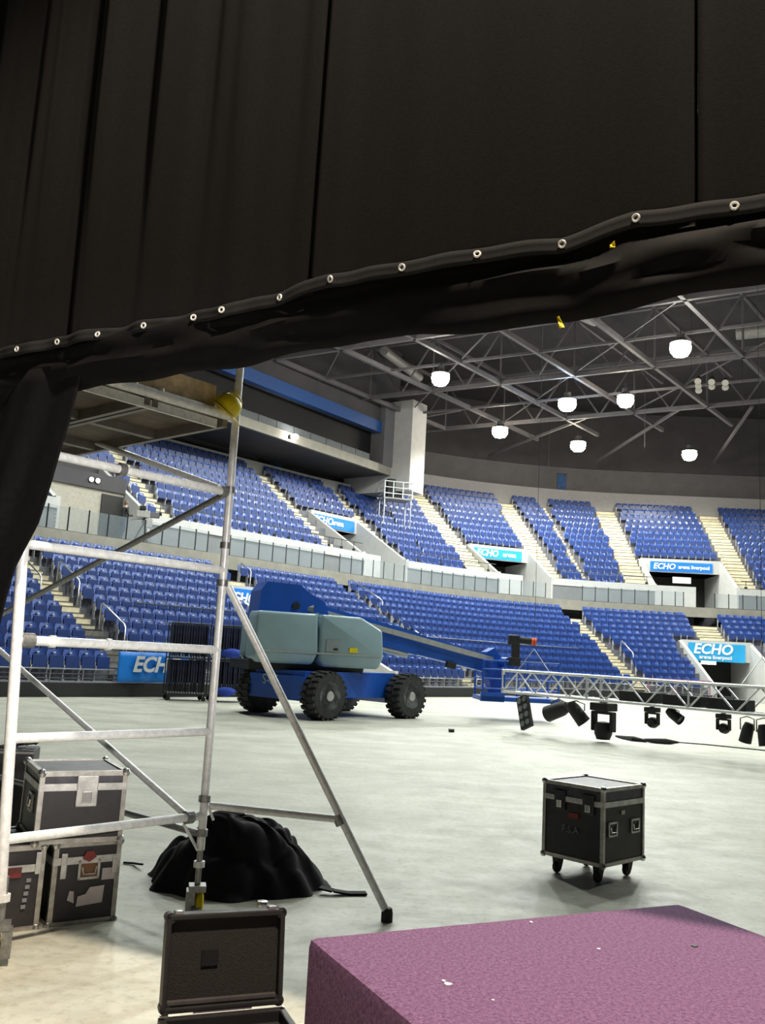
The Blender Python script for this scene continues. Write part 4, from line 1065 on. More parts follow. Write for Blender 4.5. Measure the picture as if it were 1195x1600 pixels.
par_can(1193, 'black can light hanging at the right edge of the picture', math.radians(-8), -0.02, 0.26, 1.1)
# dark panel of round lenses at the left end
x, _ = tx(822, 1095); T = TT @ Matrix.Translation((x, 0.1, ZB-0.05)) @ Matrix.Rotation(math.radians(-25), 4, 'Y') @ Matrix.Rotation(math.radians(-12), 4, 'X')
r = empty('blinder_panel', TT @ Vector((x, 0.1, ZB-0.05)), 'dark tilted panel with two columns of round lenses at the left end of the truss', 'stage light')
MB(T).rbox((-0.17, -0.05, -0.82), (0.17, 0.05, -0.03), 0.015).build('panel', M_black, r)
MB(T).box((-0.03, -0.03, -0.05), (0.03, 0.03, 0.1)).build('clamp', M_alud, r)
for i in range(4):
    for j in (-1, 1):
        MB(T).lathe([(0.0, -0.062), (0.055, -0.066), (0.068, -0.05)], (j*0.08, 0, -0.13-i*0.19), 'Y', 14).build('lens', mat('blinder_lens', (0.20, 0.20, 0.20), 0.25), r)
# dark dimmer boxes inside the truss
for px, lab in ((1000, 'black box riding inside the truss near its middle'), (1070, 'black box riding inside the truss right of the middle'), (1140, 'black box riding inside the right part of the truss')):
    x, _ = tx(px, 1090); r = empty('truss_box', TT @ Vector((x, 0.25, ZB)), lab, 'box')
    MB(TT).rbox((x-0.42, 0.08, ZB+0.03), (x+0.42, 0.44, ZB+0.24), 0.02).build('body', M_black, r)
    MB(TT).box((x-0.1, 0.2, ZB+0.24), (x+0.1, 0.26, ZB+0.28)).build('handle', M_alud, r)
# steel slings lifting the truss to the roof
for i, x in enumerate((0.75, 6.4)):
    p = TT @ Vector((x, 0.25, ZT))
    r = empty('lifting_sling', p, ('thin grey sling above the left end of the truss', 'thin grey sling above the right end of the truss')[i], 'sling')
    MB().path([TT @ Vector((x-0.3, 0.0, ZT)), p+Vector((0, 0, 0.55)), TT @ Vector((x+0.3, 0.5, ZT))], 0.012, 6).build('bridle', M_rail, r)
    MB().tube(p+Vector((0, 0, 0.55)), (p.x, p.y, ZR), 0.005, 5).build('chain', M_black, r)

# things on the floor by the truss
def cable_heap(pts, rr, lab):
    mb = MB(); mb.path(pts, rr, 8); return tag(mb.build('floor_cable', M_rub, origin=tuple(pts[0][:2])+(0,), smooth=True), lab, 'cable')
c0 = [at_z(x, y, 0.03) for x, y in ((962, 1150), (975, 1153), (990, 1156), (1010, 1158))]
c1 = [at_z(x, y, 0.05) for x, y in ((1006, 1156), (1025, 1158), (1040, 1159), (1060, 1160))]
c2 = [at_z(x, y, 0.012) for x, y in ((1060, 1160), (1100, 1163), (1150, 1168), (1200, 1173), (1260, 1178))]
cable_heap(c0, [0.02, 0.05, 0.08, 0.03], 'dark cable bundle on the floor under the moving head')
cable_heap(c1, [0.03, 0.06, 0.07, 0.02], 'grey cable bundle on the floor right of the moving head')
cable_heap(c2, 0.012, 'thin cable running along the floor to the right edge')
q = at_z(705, 1144, 0)
r = empty('floor_gadget', q, 'tiny black box with a white top alone on the open floor', 'box')
MB(rotz(q, 0.4)).rbox((-0.05, -0.05, 0), (0.05, 0.05, 0.06), 0.008).build('body', M_black, r)
MB(rotz(q, 0.4)).rbox((-0.055, -0.055, 0.06), (0.055, 0.055, 0.085), 0.008).build('lid', M_text, r)

# ================================================================== FLIGHT CASES
def flight_case(T, w_, d_, z0, h_, lid, label, castors=False, top=None, wide=0.028):
    """x along the front face, y to the back; front-left-bottom corner at the origin of T"""
    root = empty('flight_case', T @ Vector((w_/2, d_/2, 0)), label, 'flight case')
    z1 = z0+h_; zl = z1-lid
    MB(T).box((0.004, 0.004, z0+0.004), (w_-0.004, d_-0.004, zl)).build('body', M_case, root)
    lo = MB(T).box((0.004, 0.004, zl), (w_-0.004, d_-0.004, z1-0.004)).build('lid', top or M_casetop, root)
    e = wide; t = 0.004
    def ext(a, b_, nm='edge_extrusion', m_=M_edge): MB(T).box(a, b_).build(nm, m_, root)
    for x0 in (-t, w_-e+t):
        for y0 in (-t, d_-e+t): ext((x0, y0, z0), (x0+e, y0+e, z1))
    for zz in (z0-t, z1-e+t):
        for y0 in (-t, d_-e+t): ext((0, y0, zz), (w_, y0+e, zz+e))
        for x0 in (-t, w_-e+t): ext((x0, 0, zz), (x0+e, d_, zz+e))
    v = 0.02
    for y0 in (-t-.002, d_-t): ext((0, y0, zl-v), (w_, y0+0.008, zl+v), 'valance', M_edgew)
    for x0 in (-t-.002, w_-t): ext((x0, 0, zl-v), (x0+0.008, d_, zl+v), 'valance', M_edgew)
    for x0 in (0, w_):
        for y0 in (0, d_):
            for zz in (z0, z1):
                c = MB(T); c.lathe([(0.0, 0.027), (0.018, 0.02), (0.027, 0.0), (0.018, -0.02), (0.0, -0.027)], (x0+(0.006 if x0 == 0 else -0.006), y0+(0.006 if y0 == 0 else -0.006), zz+(0.006 if zz == z0 else -0.006)), n=12)
                c.build('ball_corner', M_chrome, root, smooth=True)
    if castors:
        for x0 in (0.09, w_-0.09):
            for y0 in (0.09, d_-0.09):
                k = MB(T); k.box((x0-0.05, y0-0.05, z0-0.012), (x0+0.05, y0+0.05, z0)); k.hexa([(x0-0.03, y0-0.025, 0.045), (x0+0.02, y0-0.025, 0.045), (x0+0.02, y0+0.025, 0.045), (x0-0.03, y0+0.025, 0.045), (x0-0.04, y0-0.03, z0-.01), (x0+0.04, y0-0.03, z0-.01), (x0+0.04, y0+0.03, z0-.01), (x0-0.04, y0+0.03, z0-.01)])
                cc = k.build('castor', M_black, root)
                MB(T).lathe([(0.0, -0.017), (0.042, -0.017), (0.048, -0.008), (0.048, 0.008), (0.042, 0.017), (0, 0.017)], (x0-0.012, y0, 0.048), 'Y', 16).build('castor_wheel', M_rub, cc, smooth=True)
    return root, zl
def face(T, w_, d_, which):
    if which == 'F': return T @ frame((0, 0, 0), (1, 0, 0), (0, 0, 1))
    if which == 'L': return T @ frame((0, d_, 0), (0, -1, 0), (0, 0, 1))
    if which == 'R': return T @ frame((w_, 0, 0), (0, 1, 0), (0, 0, 1))
def latch(Tf, x, z, root, m_=None, s=1.0):
    k = MB(Tf); k.rbox((x-0.045*s, z-0.075*s, -0.002), (x+0.045*s, z+0.055*s, 0.012), 0.006); o = k.build('latch', m_ or M_edgew, root)
    MB(Tf).rbox((x-0.02*s, z-0.06*s, 0.01), (x+0.02*s, z-0.01*s, 0.022), 0.004).build('latch_wing', M_chrome, o)
def handle(Tf, x, z, root, s=1.0, inner=None):
    k = MB(Tf)
    for a, b_ in (((-.07, -.06), (.07, -.045)), ((-.07, .045), (.07, .06)), ((-.07, -.06), (-.055, .06)), ((.055, -.06), (.07, .06))):
        k.box((x+a[0]*s, z+a[1]*s, -0.002), (x+b_[0]*s, z+b_[1]*s, 0.010))
    o = k.build('handle_dish', M_edgew, root)
    MB(Tf).box((x-.055*s, z-.045*s, -0.002), (x+.055*s, z+.045*s, 0.005)).build('handle_recess', inner or M_case, o)
    MB(Tf).path([(x-.045*s, z+.02*s, 0.012), (x-.035*s, z-.025*s, 0.014), (x+.035*s, z-.025*s, 0.014), (x+.045*s, z+.02*s, 0.012)], 0.006, 6).build('handle_bar', M_chrome, o)

# the wheeled case out on the floor
aR = math.radians(44); TRc = rotz((1.80, 7.06, 0), aR)
fc, zl = flight_case(TRc, 0.60, 0.55, 0.135, 0.57, 0.12, 'black wheeled flight case standing alone on the open floor', True)
fF, fL = face(TRc, 0.60, 0.55, 'F'), face(TRc, 0.60, 0.55, 'L')
for x in (0.16, 0.42): latch(fL, x, zl-0.0, fc, mat('dark_latch', (0.05, 0.05, 0.055), 0.4, 0.5, var=0.2), 1.15)
for x in (0.13, 0.46): handle(fF, x, 0.40, fc, 0.9)
text_mesh('F.S.A', 0.075, fL @ Matrix.Translation((0.26, 0.36, 0.006)), mat('faded_stencil', (0.20, 0.20, 0.22), 0.7), 'stencil_lettering', fc, 0.001)
MB(fL).box((0.24, 0.45, 0.0), (0.33, 0.49, 0.006)).build('sticker', M_red, fc); MB(fF).box((0.25, 0.50, 0.0), (0.30, 0.53, 0.006)).build('sticker', mat('cream_sticker', (0.55, 0.45, 0.33), 0.6), fc)
# stack of cases at the left
aL = math.radians(34.5); TL1 = rotz((-1.765, 5.385, 0), aL)
fc, zl = flight_case(TL1, 0.385, 0.55, 0.0, 0.455, 0.10, 'black flight case with torn white label, right one of the bottom pair', False, M_case)
fF = face(TL1, 0.385, 0.55, 'F')
handle(fF, 0.205, 0.30, fc, 0.9, mat('handle_brown', (0.16, 0.07, 0.03), 0.6, var=0.3))
MB(fF).rbox((0.04, 0.26, -0.002), (0.075, 0.40, 0.014), 0.006).build('side_latch', M_edgew, fc); MB(fF).rbox((0.34, 0.27, -0.002), (0.372, 0.37, 0.014), 0.006).build('side_latch', M_edgew, fc)
MB(fF).prism([(0.15, 0.10, 0.002), (0.30, 0.11, 0.002), (0.305, 0.205, 0.002), (0.22, 0.20, 0.002), (0.20, 0.165, 0.002), (0.155, 0.155, 0.002)], (0, 0, 0.004)).build('torn_label', M_paper, fc, label='torn white paper label')
MB(fF).prism([(0.095, 0.14, 0.002), (0.135, 0.12, 0.002), (0.13, 0.185, 0.002), (0.105, 0.19, 0.002)], (0, 0, 0.004)).build('torn_label', M_paper, fc)
MB(fF).box((0.285, 0.235, 0.0), (0.36, 0.30, 0.005)).build('paper_tag', M_paper, fc)
MB(fF).prism([(0.16, 0.365, 0.012), (0.20, 0.345, 0.012), (0.24, 0.37, 0.012), (0.22, 0.405, 0.012), (0.18, 0.405, 0.012)], (0, 0, 0.004)).build('red_emblem', M_red, fc, label='small red emblem')
TL2 = rotz((-1.80-0.5*math.cos(aL), 5.36-0.5*math.sin(aL), 0), aL)
fc, zl = flight_case(TL2, 0.49, 0.55, 0.0, 0.455, 0.12, 'black flight case with chalk marks, left one of the bottom pair', False, M_case)
fF = face(TL2, 0.49, 0.55, 'F')
MB(fF).box((0.28, 0.29, 0.0), (0.37, 0.345, 0.006)).build('red_sticker', M_red, fc)
MB(fF).rbox((0.44, 0.30, -0.002), (0.475, 0.42, 0.014), 0.006).build('side_latch', M_edgew, fc)
for k in range(5): MB(fF).box((0.385+0.004*k, 0.12+0.035*k, 0.0), (0.41+0.004*k, 0.14+0.035*k, 0.006)).build('chalk_mark', MATS['faded_stencil'], fc)
aU = math.radians(29); TU = rotz((-1.865, 5.31, 0.462), aU)
fc, zl = flight_case(TU, 0.49, 0.56, 0.0, 0.395, 0.085, 'black flight case with one bright latch, lying on top of the bottom pair', False)
fF, fL = face(TU, 0.49, 0.56, 'F'), face(TU, 0.49, 0.56, 'L')
latch(fF, 0.265, zl-0.01, fc, M_edgew, 1.35); handle(fL, 0.33, 0.2, fc, 0.9)
MB(fL).box((0.28, 0.14, 0.004), (0.38, 0.24, 0.008)).build('faded_sticker', MATS['faded_stencil'], fc)
# dark case behind the stack with leads on top
gt = at_y(28, 1172, 7.7)
TB2 = rotz((gt.x, gt.y, 0), math.radians(12)); GZ = gt.z
r = empty('gear_case', TB2 @ Vector((0, 0.15, 0)), 'small black case with leads on top, just behind the flight case stack', 'case')
MB(TB2).rbox((-0.4, 0, 0), (0.13, 0.35, GZ), 0.015).build('body', M_case, r); MB(TB2).box((-0.4, -0.005, GZ-0.03), (0.13, 0.0, GZ-0.012)).build('valance', M_edge, r)
for k in range(3): MB(TB2).path([(-0.1+0.08*k+0.06*math.cos(a_*0.7), 0.15+0.07*math.sin(a_*0.9+k), GZ+0.014+0.015*k) for a_ in range(10)], 0.012, 6).build('lead', M_rub, r)

# ================================================================== SCAFFOLD TOWER
SL, SR = Vector((-1.871, 4.693, 0)), Vector((-0.99, 5.697, 0))
fd = (SR-SL).normalized(); pd = Vector((-fd.y, fd.x, 0)); TWL = 3.0
scf = empty('scaffold_tower', (SL+SR)/2, 'aluminium scaffold tower with plywood deck behind the black drape', 'scaffold')
RT = 0.0254
def tb(p, q, nm, r_=RT, m_=M_alu, par=None): return MB().tube(p, q, r_, 14).build(nm, m_, par or scf, smooth=True)
Z = lambda z: Vector((0, 0, z))
lean = fd*0.11
sl_bot = SL+lean*0.9+Z(0.30); sl_top = SL-lean*0.55+Z(3.3)
def slp(z): return SL+lean*max(0.0, 1-z/2.0)+Z(z)
MB().path([slp(0.30), slp(2.0), slp(3.3)], RT*1.12, 14).build('pole', M_alu, scf, smooth=True); tb(SR+Z(0.40), SR+Z(3.9), 'pole')
ru = []
for i in range(6):
    z = 0.60+0.5*i
    a = slp(z); b_ = SR+Z(z)
    ru.append(tb(a, b_, 'rung', RT*(1.0 if i < 5 else 1.25)))
    for e in ((b_, ) if i not in (2,) else (a, b_)):
        d = fd*(0.05 if e is b_ else -0.05)
for (i, f) in ((4, 0.40), (4, 0.96), (2, 0.03), (2, 0.045)):
    z = 0.6+0.5*i; p = slp(z).lerp(SR+Z(z), f); tb(p-fd*0.02, p+fd*0.02, 'brace_claw', RT*1.5, M_alud)
p = slp(1.6); tb(p+fd*0.03, p+fd*0.09, 'brace_claw', RT*1.55, M_alud)
for f in (0.10, 0.36):
    p = slp(1.6).lerp(SR+Z(1.6), 0.05+f); tb(p-fd*0.015, p+fd*0.015, 'rung_clip', RT*1.3, M_alu)
for f in (0.42, 0.56):
    p = slp(3.1).lerp(SR+Z(3.1), f); MB().cbox(p+Z(0.03), (0.035, 0.035, 0.03), 0.006).build('deck_hook', M_alu, scf)
p = SR+Z(0.6)-fd*0.11; tb(p-fd*0.025, p+fd*0.025, 'brace_claw', RT*1.5, M_alud)
BR = SR+pd*TWL; BL = SL+pd*TWL
for q in (BR, BL): tb(q+Z(0.3), q+Z(3.3), 'pole')
for i in range(6): tb(BL+Z(0.6+0.5*i), BR+Z(0.6+0.5*i), 'rung')
tb(SR+Z(0.60)-fd*0.11, BR+Z(1.55), 'diagonal_brace', 0.021, M_alu); tb(SR+Z(2.58)-fd*0.05, BR+Z(1.75), 'diagonal_brace', 0.021, M_alud)
tb(SR+Z(2.62)-fd*0.09, BR+Z(3.55)-fd*0.1, 'diagonal_brace', 0.021, M_alu)
tb(SR+Z(0.50)-fd*0.03, BR+Z(0.5), 'horizontal_brace', 0.021, M_alud); tb(SR+Z(0.56)-fd*0.14, SR+Z(0.40)-fd*0.02, 'corner_stay', 0.009, M_alu)
for z, rr in ((2.02, 1.45), (2.26, 1.35), (2.62, 1.4), (0.70, 1.45), (0.50, 1.4)): tb(SR+Z(z-0.02), SR+Z(z+0.02), 'pole_clamp', RT*rr, M_alud)
tb(SR+Z(0.66)+Vector((0.03, -0.02, 0)), SR+Z(0.58)+Vector((0.07, -0.03, 0)), 'clamp_lever', 0.008, M_alu)
# threaded legs and castors
for base, yaw in ((SR, 1.8), (slp(0)*1.0, 1.93+PI), (BR, 0.1), (BL, 0.3)):
    base = Vector((base.x, base.y, 0)); leg = MB(); leg.tube(base+Z(0.18), base+Z(0.42), 0.018, 10)
    lg = leg.build('adjustable_leg', M_alud, scf)
    MB().lathe([(0.02, 0.0), (0.034, 0.0), (0.034, 0.035), (0.02, 0.035)], base+Z(0.30), n=10).build('leg_nut', M_alu, lg)
    Tk = rotz(base, yaw); k = MB(Tk); k.box((-0.05, -0.05, 0.165), (0.05, 0.05, 0.20)); k.box((-0.05, 0.012, 0.04), (0.05, 0.062, 0.17)); k.tube((0.01, 0.03, 0.078), (0.01, -0.04, 0.078), 0.012, 8)
    co = k.build('castor', M_alud, scf); MB(Tk).lathe([(0.0, -0.040), (0.06, -0.042), (0.078, -0.034), (0.078, 0.0), (0.06, 0.008), (0, 0.006)], (0.01, 0, 0.078), 'Y', 20).build('castor_wheel', M_yel, co, smooth=True, label='yellow castor wheel')
    MB(Tk).hexa([(-0.12, -0.03, 0.06), (-0.05, -0.03, 0.07), (-0.05, 0.03, 0.07), (-0.12, 0.03, 0.06), (-0.12, -0.03, 0.07), (-0.05, -0.03, 0.09), (-0.05, 0.03, 0.09), (-0.12, 0.03, 0.07)]).build('brake_pedal', M_alud, co)
# outrigger
OF = Vector((0.165, 5.87, 0.0)); OT = SR+Z(2.0)+Vector((0.04, 0, 0))
tb(OT, OF+Z(0.05), 'outrigger', RT*0.95); mid = OT.lerp(OF, 0.70)
tb(SR+Z(0.66)+Vector((0.03, 0, 0)), mid, 'outrigger_strut', RT*0.9); tb(mid.lerp(OF, -0.04), mid.lerp(OF, 0.05), 'strut_clamp', RT*1.25, M_alud)
MB().lathe([(0.036, 0.0), (0.036, 0.05), (0.03, 0.08), (0.0, 0.085)], OF, n=14).build('rubber_foot', M_rub, scf, smooth=True)
# decks on the top rungs
Td = frame(SL+Z(0), fd, pd)
WF = (SR-SL).length
for x0, x1 in ((0.10, 0.68), (0.70, 1.27)):
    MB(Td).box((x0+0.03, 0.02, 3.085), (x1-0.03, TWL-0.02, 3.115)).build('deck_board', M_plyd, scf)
    for xx in (x0, x1-0.035): MB(Td).box((xx, 0.0, 3.02), (xx+0.035, TWL, 3.12)).build('deck_beam', mat('deck_beam_alu', (0.24, 0.22, 0.20), 0.55, 0.4, var=0.15), scf)
    for yy in (0.75, 1.5, 2.25): MB(Td).box((x0, yy, 3.03), (x1, yy+0.06, 3.085)).build('deck_crossbar', MATS['deck_beam_alu'], scf)
MB(Td).box((-0.05, 0.05, 3.12), (WF-0.14, 0.075, 3.29)).build('toe_board', M_ply, scf, label='plywood toe board on the deck edge')
MB(Td).box((0.1, 0.012, 3.005), (WF-0.14, 0.03, 3.06)).build('deck_end_plate', M_alu, scf)
# yellow hard hat hooked on the corner
hp = slp(3.1).lerp(SR+Z(3.1), 0.925)+Z(0.03)
Th = Matrix.Translation(hp) @ Matrix.Rotation(math.radians(38), 4, 'Y') @ Matrix.Rotation(0.5, 4, 'Z')
hh = empty('hard_hat', hp, 'yellow hard hat resting on the top corner of the scaffold tower', 'hard hat')
MB(Th).lathe([(0.088, 0.0), (0.09, 0.03), (0.08, 0.075), (0.055, 0.105), (0.0, 0.118)], n=20).build('shell', M_yel, hh, smooth=True)
def brim(a, b_):
    t = a*2*PI; rr = 0.088+b_*(0.018+0.035*max(0, math.cos(t))**2); return (rr*math.cos(t), rr*math.sin(t), 0.004-0.012*b_)
o = (lambda m_: m_.build('brim', M_yel, hh, smooth=True))((lambda m_: (m_.grid(brim, 28, 3), m_)[1])(MB(Th))); so = o.modifiers.new('thick', 'SOLIDIFY'); so.thickness = 0.004
MB(Th).path([(0.085*math.cos(a_*PI/10), 0, 0.01+0.116*math.sin(a_*PI/10)) for a_ in range(11)], 0.011, 6).build('ridge', M_yel, hh, smooth=True)

# ================================================================== BLACK DRAPES
DP0 = Vector((1.14, 2.84, 0)); De = Vector((-0.866, 0.5, 0)); Dn = Vector((0.5, 0.866, 0))      # Dn points away from the camera
def dpt(t, z, off=0.0): q = DP0+De*t+Dn*off; return (q.x, q.y, z)
EY = [(-0.00,3.20),(0.33,3.22),(0.60,3.17),(0.94,3.19),(1.27,3.19),(1.62,3.20),(1.90,3.17),(2.21,3.15),(2.40,3.15),(2.71,3.15),(3.03,3.15),(3.33,3.15),(3.62,3.14)]
LE = [(-5.0,2.93),(-0.09,2.93),(0.18,2.92),(0.41,2.90),(0.59,2.88),(0.90,2.89),(1.21,2.92),(1.48,2.93),(1.74,2.92),(2.08,2.89),(2.38,2.89),(2.73,2.89),(3.06,2.89),(3.39,2.88),(3.74,2.88),(6.0,2.88)]
def zeye(t): return float(np.interp(t, [e[0] for e in EY], [e[1] for e in EY]))
def zlow(t): return float(np.interp(t, [e[0] for e in LE], [e[1] for e in LE]))
def dfold(t, z):
    k = min(1.0, max(0.12, (t-0.9)/1.6))
    f = 0.030*math.sin(2*PI*t/0.46+0.6*math.sin(t*1.7)) + 0.009*math.sin(2*PI*t/0.19+1.3) + 0.010*math.sin(2*PI*t/0.83)
    return k*f*(0.45+0.55*min(1, max(0, (z-3.1)/1.2))) + 0.012*math.sin(t*2.1+z*0.7)
dr = empty('black_drape', dpt(1.8, 3.1), 'large black stage drape hanging across the top with a row of eyelets', 'drape')
SEAM = [-5.0, -2.2, 0.12, 1.73, 3.24, 6.0]
for k in range(len(SEAM)-1):
    a0, a1 = SEAM[k], SEAM[k+1]
    def pf_(a, b_):
        t = a0+(a1-a0)*a; z0 = zeye(t)-0.03; z = z0+(8.0-z0)*(b_**1.3)
        edge = 0.014*math.exp(-((t-a0)/0.05)**2) - 0.008*math.exp(-((t-a1)/0.035)**2)
        wob = 0.006*math.sin(z*9)*math.exp(-((t-a0)/0.06)**2)
        return dpt(t+wob, z, dfold(t, z)+edge)
    mb = MB(); mb.grid(pf_, int((a1-a0)*46), 26)
    o = mb.build('drape_panel', M_serge, dr, smooth=True); so = o.modifiers.new('thick', 'SOLIDIFY'); so.thickness = 0.003
def band(a, b_):
    t = -5.0+11.0*a; return dpt(t, zeye(t)-0.036+0.062*b_ + 0.004*math.sin(t*19), dfold(t, 3.15)-0.012+0.004*math.sin(b_*PI))
mb = MB(); mb.grid(band, 420, 3); o = mb.build('hem_webbing', M_web, dr, smooth=True); so = o.modifiers.new('thick', 'SOLIDIFY'); so.thickness = 0.003
allow = list(EY)+[(-0.36, 3.2), (-0.7, 3.2), (3.95, 3.14), (4.25, 3.14)]
for (t, z) in allow:
    c = Vector(dpt(t, z-0.003, dfold(t, 3.15)-0.018))
    MB().torus(c, 0.0118, 0.0046, (-Dn+Vector((random.uniform(-.35, .35), random.uniform(-.35, .35), random.uniform(-.2, .2)))), 18, 8).build('eyelet', M_eye, dr, smooth=True, label='shiny metal eyelet')
# rolled skirt under the eyelet hem
def skirt(a, b_):
    t = -5.0+11.0*a; th = b_*2*PI
    zt, zb = zeye(t)+0.02, zlow(t)
    c = (zt+zb)/2; h = (zt-zb)/2
    zz = c+h*math.cos(th)
    y = -0.045*max(0, math.sin(th))*(1+0.35*math.sin(t*3.1)) + 0.012*max(0, -math.sin(th))
    wr = 0.006*math.sin(t*4.0+6*zz*3)+0.005*math.sin(t*9-zz*38+2*math.sin(t*2.3))+0.012*math.sin(1.7*t+zz*44+1.2*math.sin(t*3.1))*max(0, math.sin(th))+0.006*math.sin(3.3*t-zz*75)*max(0, math.sin(th))
    return dpt(t, zz+0.006*math.sin(t*11), y+wr*0.8+0.046)
mb = MB(); mb.grid(skirt, 360, 28)
sk = mb.build('rolled_skirt', M_skirt, None, smooth=True, origin=dpt(1.8, 2.9)); tag(sk, 'black cloth roll sagging below the row of eyelets', 'cloth roll')
# hanging leg at the left, pulled aside
HE = [(3.15,2.95),(3.18,2.76),(3.23,2.59),(3.28,2.39),(3.34,2.19),(3.42,2.06),(3.48,1.96),(3.52,1.80),(3.56,1.56),(3.59,1.33),(3.70,0.8),(3.80,0.02)]
def hedge(z): return float(np.interp(-z, [-e[1] for e in HE], [e[0] for e in HE]))
def leg_(a, b_):
    z = 0.01+(3.02-0.01)*b_; t0 = hedge(z); t = t0+(5.6-t0)*a
    f = 0.022*math.sin(a*34+0.8*math.sin(z*2))*min(1, a*6)+0.008*math.sin(a*71+z*3)*min(1, a*6)
    return dpt(t, z, 0.018+f*0.9-0.03*math.exp(-(a/0.03)**2)*0)
mb = MB(); mb.grid(leg_, 110, 40)
lo_ = mb.build('side_drape', mat('shaded_drape_black', (0.005, 0.005, 0.0055), 0.9, var=0.2, scale=30, spec=0.1), None, smooth=True, origin=dpt(4.4, 0)); so = lo_.modifiers.new('thick', 'SOLIDIFY'); so.thickness = 0.004; so.offset = 0  # drape cloth coloured darker, the shade at this side put into it
tag(lo_, 'black drape leg pulled aside at the left edge', 'drape')
for (t, z, w_, h_, lab, off) in ((0.40, 3.108, 0.018, 0.022, 'small scrap of yellow tape stuck on the black cloth roll', -0.06), (0.60, 2.862, 0.016, 0.05, 'yellow tape tail hanging below the black cloth roll', -0.02)):
    c = Vector(dpt(t, z, off)); T = frame(c, -De, (0.35*De.x, 0.35*De.y, 0.93) if h_ > 0.03 else (0.1, 0.0, 1))
    def tp(a, b_): return ((a-0.5)*w_*(1-0.3*b_), (b_-0.5)*h_, 0.006*math.sin(b_*5+a*3))
    mb = MB(T); mb.grid(tp, 4, 6); o = mb.build('yellow_tape', M_yel, None, origin=tuple(c)); so = o.modifiers.new('thick', 'SOLIDIFY'); so.thickness = 0.002; tag(o, lab, 'tape')

# ================================================================== PURPLE CARPETED BLOCK
PH = 0.72
q1, q2 = at_z(479, 1462, PH), at_z(1060, 1409, PH); px_ = (q2-q1); PL = px_.length; px_.normalize(); py_ = Vector((px_.y, -px_.x, 0))
Tpb = frame((q1.x, q1.y, 0), px_, -py_)           # y runs away from the camera; the block spans y in [-W,0]
mb = MB(Tpb); mb.rbox((0, -1.25, 0.0), (PL, 0, PH), 0.035)
blk = mb.build('carpeted_block', M_purple, None, smooth=True, origin=tuple(Tpb @ Vector((PL/2, -0.6, 0)))); tag(blk, 'purple carpet-covered block in the lower right foreground', 'block')
for x, y, s in ((700, 1538, 0.010), (693, 1533, 0.006), (830, 1441, 0.006), (935, 1483, 0.006), (770, 1563, 0.004), (1085, 1478, 0.012)):
    q = at_z(x, y, PH+0.001); mb = MB(); 
    poly = [(q.x+s*math.cos(a)*random.uniform(.7, 1.3), q.y+s*1.3*math.sin(a)*random.uniform(.7, 1.3), PH+0.0005) for a in [k*PI/3 for k in range(6)]]
    mb.prism(poly, (0, 0, 0.0025)); tag(mb.build('paper_scrap', M_text if x < 1000 else M_black, None, origin=tuple(q)), ('white paper scrap lying on the purple block', 'tiny dark scrap near the right edge of the purple block')[x > 1000], 'scrap', 'scraps on the purple block' if x < 1000 else None)

# ================================================================== OPEN BLACK EQUIPMENT CASE
h0, h1 = Vector((-0.775, 3.865, 0)), Vector((-0.305, 4.045, 0)); pw = (h1-h0).length; hx = (h1-h0).normalized(); hy = Vector((-hx.y, hx.x, 0))
Tq = frame(h0, hx, hy)
pel = empty('equipment_case', (h0+h1)/2, 'black plastic equipment case standing open on the floor, lid up', 'case')
Tl = Tq @ Matrix.Translation((0, 0.0, 0.155)) @ Matrix.Rotation(math.radians(-7), 4, 'X')
LH = 0.372
lid = MB(Tl)
lid.rbox((0, 0.055, 0), (pw, 0.075, LH), 0.008)
for a, b_ in (((0, 0, 0), (pw, 0.075, 0.024)), ((0, 0, LH-0.024), (pw, 0.075, LH)), ((0, 0, 0), (0.022, 0.075, LH)), ((pw-0.022, 0, 0), (pw, 0.075, LH))): lid.rbox(a, b_, 0.007)
for x in (0, pw):
    for z in (0.0, LH): lid.lathe([(0.0, 0.004), (0.022, 0.004), (0.024, 0.04), (0.02, 0.078), (0, 0.08)], (x+(0.016 if x == 0 else -0.016), 0, z+(0.016 if z == 0 else -0.016)), 'Y', 12)
lido = lid.build('lid', M_peli, pel)
MB(Tl).box((0.022, 0.03, 0.022), (pw-0.022, 0.056, LH-0.022)).build('lid_foam', M_foam, lido)
MB(Tl).box((0.155, 0.022, 0.165), (0.225, 0.031, 0.225)).build('foam_patch', M_heap, lido, label='small dark square on the foam')
MB(Tl).rbox((0.02, 0.004, 0.028), (pw-0.03, 0.024, 0.048), 0.005).build('hinge_ridge', mat('lid_ridge', (0.06, 0.055, 0.055), 0.5, var=0.2), lido)
for x in (0.05, pw-0.055): MB(Tl).rbox((x-0.016, 0.01, LH-0.004), (x+0.016, 0.06, LH+0.012), 0.004).build('lid_catch', M_chrome, lido)
bs = MB(Tq)
for a, b_ in (((-0.01, -0.42, 0), (pw+0.01, 0.0, 0.02)), ((-0.01, -0.42, 0), (0.02, 0, 0.145)), ((pw-0.02, -0.42, 0), (pw+0.01, 0, 0.145)), ((-0.01, -0.42, 0), (pw+0.01, -0.39, 0.145)), ((-0.01, -0.025, 0), (pw+0.01, 0.012, 0.145))): bs.rbox(a, b_, 0.006)
bso = bs.build('base', M_peli, pel); MB(Tq).box((0.02, -0.39, 0.02), (pw-0.02, -0.025, 0.10)).build('base_foam', M_foam, bso)
MB(Tq).tube((0.13, 0.012, 0.152), (pw-0.13, 0.012, 0.152), 0.006, 8).build('hinge_pin', M_chrome, pel)
for x in (0.0, pw): MB(Tq).box((x-0.004, -0.01, 0.146), (x+0.03 if x == 0 else x+0.006, 0.012, 0.150)).build('base_rim', M_chrome, bso)

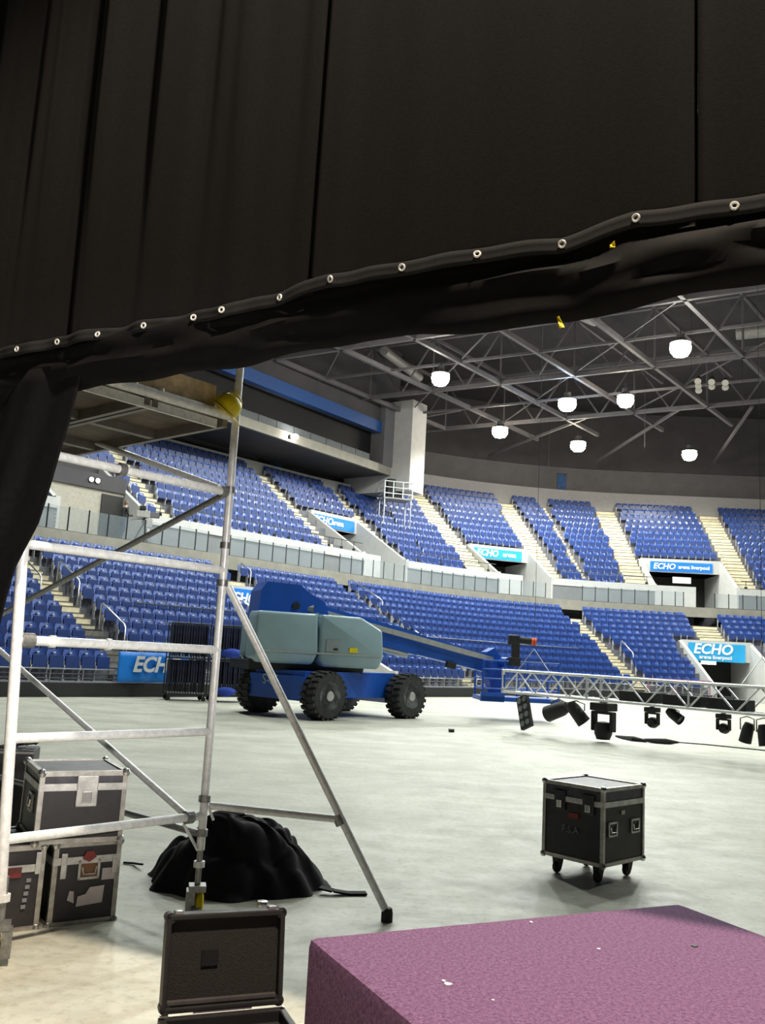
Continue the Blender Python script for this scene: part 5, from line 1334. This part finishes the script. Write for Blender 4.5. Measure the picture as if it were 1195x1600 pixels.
# small blue canister behind the case
q = at_y(408, 1440, 5.5); q.z = 0
r = empty('canister', q, 'small blue canister with a silver cap behind the open case', 'canister')
MB().lathe([(0.0, 0.0), (0.036, 0.0), (0.037, 0.01), (0.037, 0.13), (0.033, 0.14)], q, n=18).build('body', mat('canister_blue', (0.01, 0.025, 0.10), 0.35, var=0.1), r, smooth=True)
MB().lathe([(0.034, 0.14), (0.035, 0.165), (0.03, 0.178), (0, 0.18)], q, n=18).build('cap', M_chrome, r, smooth=True)

# ================================================================== HEAP OF BLACK CLOTH
hc = Vector((-0.885, 6.58, 0))
LUMPS = [(-0.36, -0.06, 0.26, 0.30, 0.25), (-0.12, 0.03, 0.24, 0.32, 0.43), (0.08, -0.04, 0.24, 0.28, 0.40), (0.24, 0.06, 0.24, 0.30, 0.33), (0.40, -0.04, 0.22, 0.26, 0.19), (0.0, -0.24, 0.5, 0.2, 0.2), (-0.5, 0.0, 0.14, 0.2, 0.13)]
def heap(a, b_):
    th = a*2*PI; rr = b_
    R = 0.62+0.035*math.sin(3*th+1)+0.03*math.sin(7*th)+0.02*math.sin(13*th+2)
    x = R*rr*math.cos(th); y = 0.74*R*rr*math.sin(th)
    g = 0.0
    for (cx, cy, rx, ry, h) in LUMPS:
        d2 = ((x-cx)/rx)**2+((y-cy)/ry)**2
        if d2 < 1.0: g = math.log(math.exp(14*g)+math.exp(14*h*(1-d2)**0.55)-1)/14
    fold = 0.035*abs(math.sin(9*x+6*y+2.4*math.sin(6*y)+1.0))+0.03*abs(math.sin(12*y-8*x+1.8*math.sin(8*x)))+0.014*abs(math.sin(25*x+12*y+3*math.sin(11*y)))
    edge = max(0.0, 1-rr**6)
    z = (0.92*g+0.05+fold-0.03)*edge+0.004
    sw = 0.02*math.sin(14*z+5*th)*edge
    return (hc.x+x+sw, hc.y+y+sw*0.6, max(0.003, z))
mb = MB(); mb.grid(heap, 150, 60)
ho_ = mb.build('cloth_heap', M_heap, None, smooth=False, origin=tuple(hc)); tag(ho_, 'crumpled heap of black cloth on the floor beside the scaffold foot', 'cloth heap')
ho_.data.polygons.foreach_set('use_smooth', [True]*len(ho_.data.polygons))
def strap(pts, w_, lab):
    mb = MB(); n = len(pts)
    for s_ in range(n-1):
        p, q = Vector(pts[s_]), Vector(pts[s_+1]); d = (q-p); sd = Vector((-d.y, d.x, 0)).normalized()*w_/2
        mb.hexa([p-sd, q-sd, q+sd, p+sd, p-sd+Z(0.012), q-sd+Z(0.012), q+sd+Z(0.012), p+sd+Z(0.012)])
    o = mb.build('cloth_tie', M_heap, ho_, label=lab)
strap([at_z(500, 1388, 0.03), at_z(520, 1393, 0.02), at_z(545, 1397, 0.004), at_z(572, 1397, 0.004)], 0.07, 'loose tail of the black cloth')
strap([at_z(222, 1352, 0.03), at_z(208, 1350, 0.005), at_z(193, 1349, 0.004)], 0.02, None)
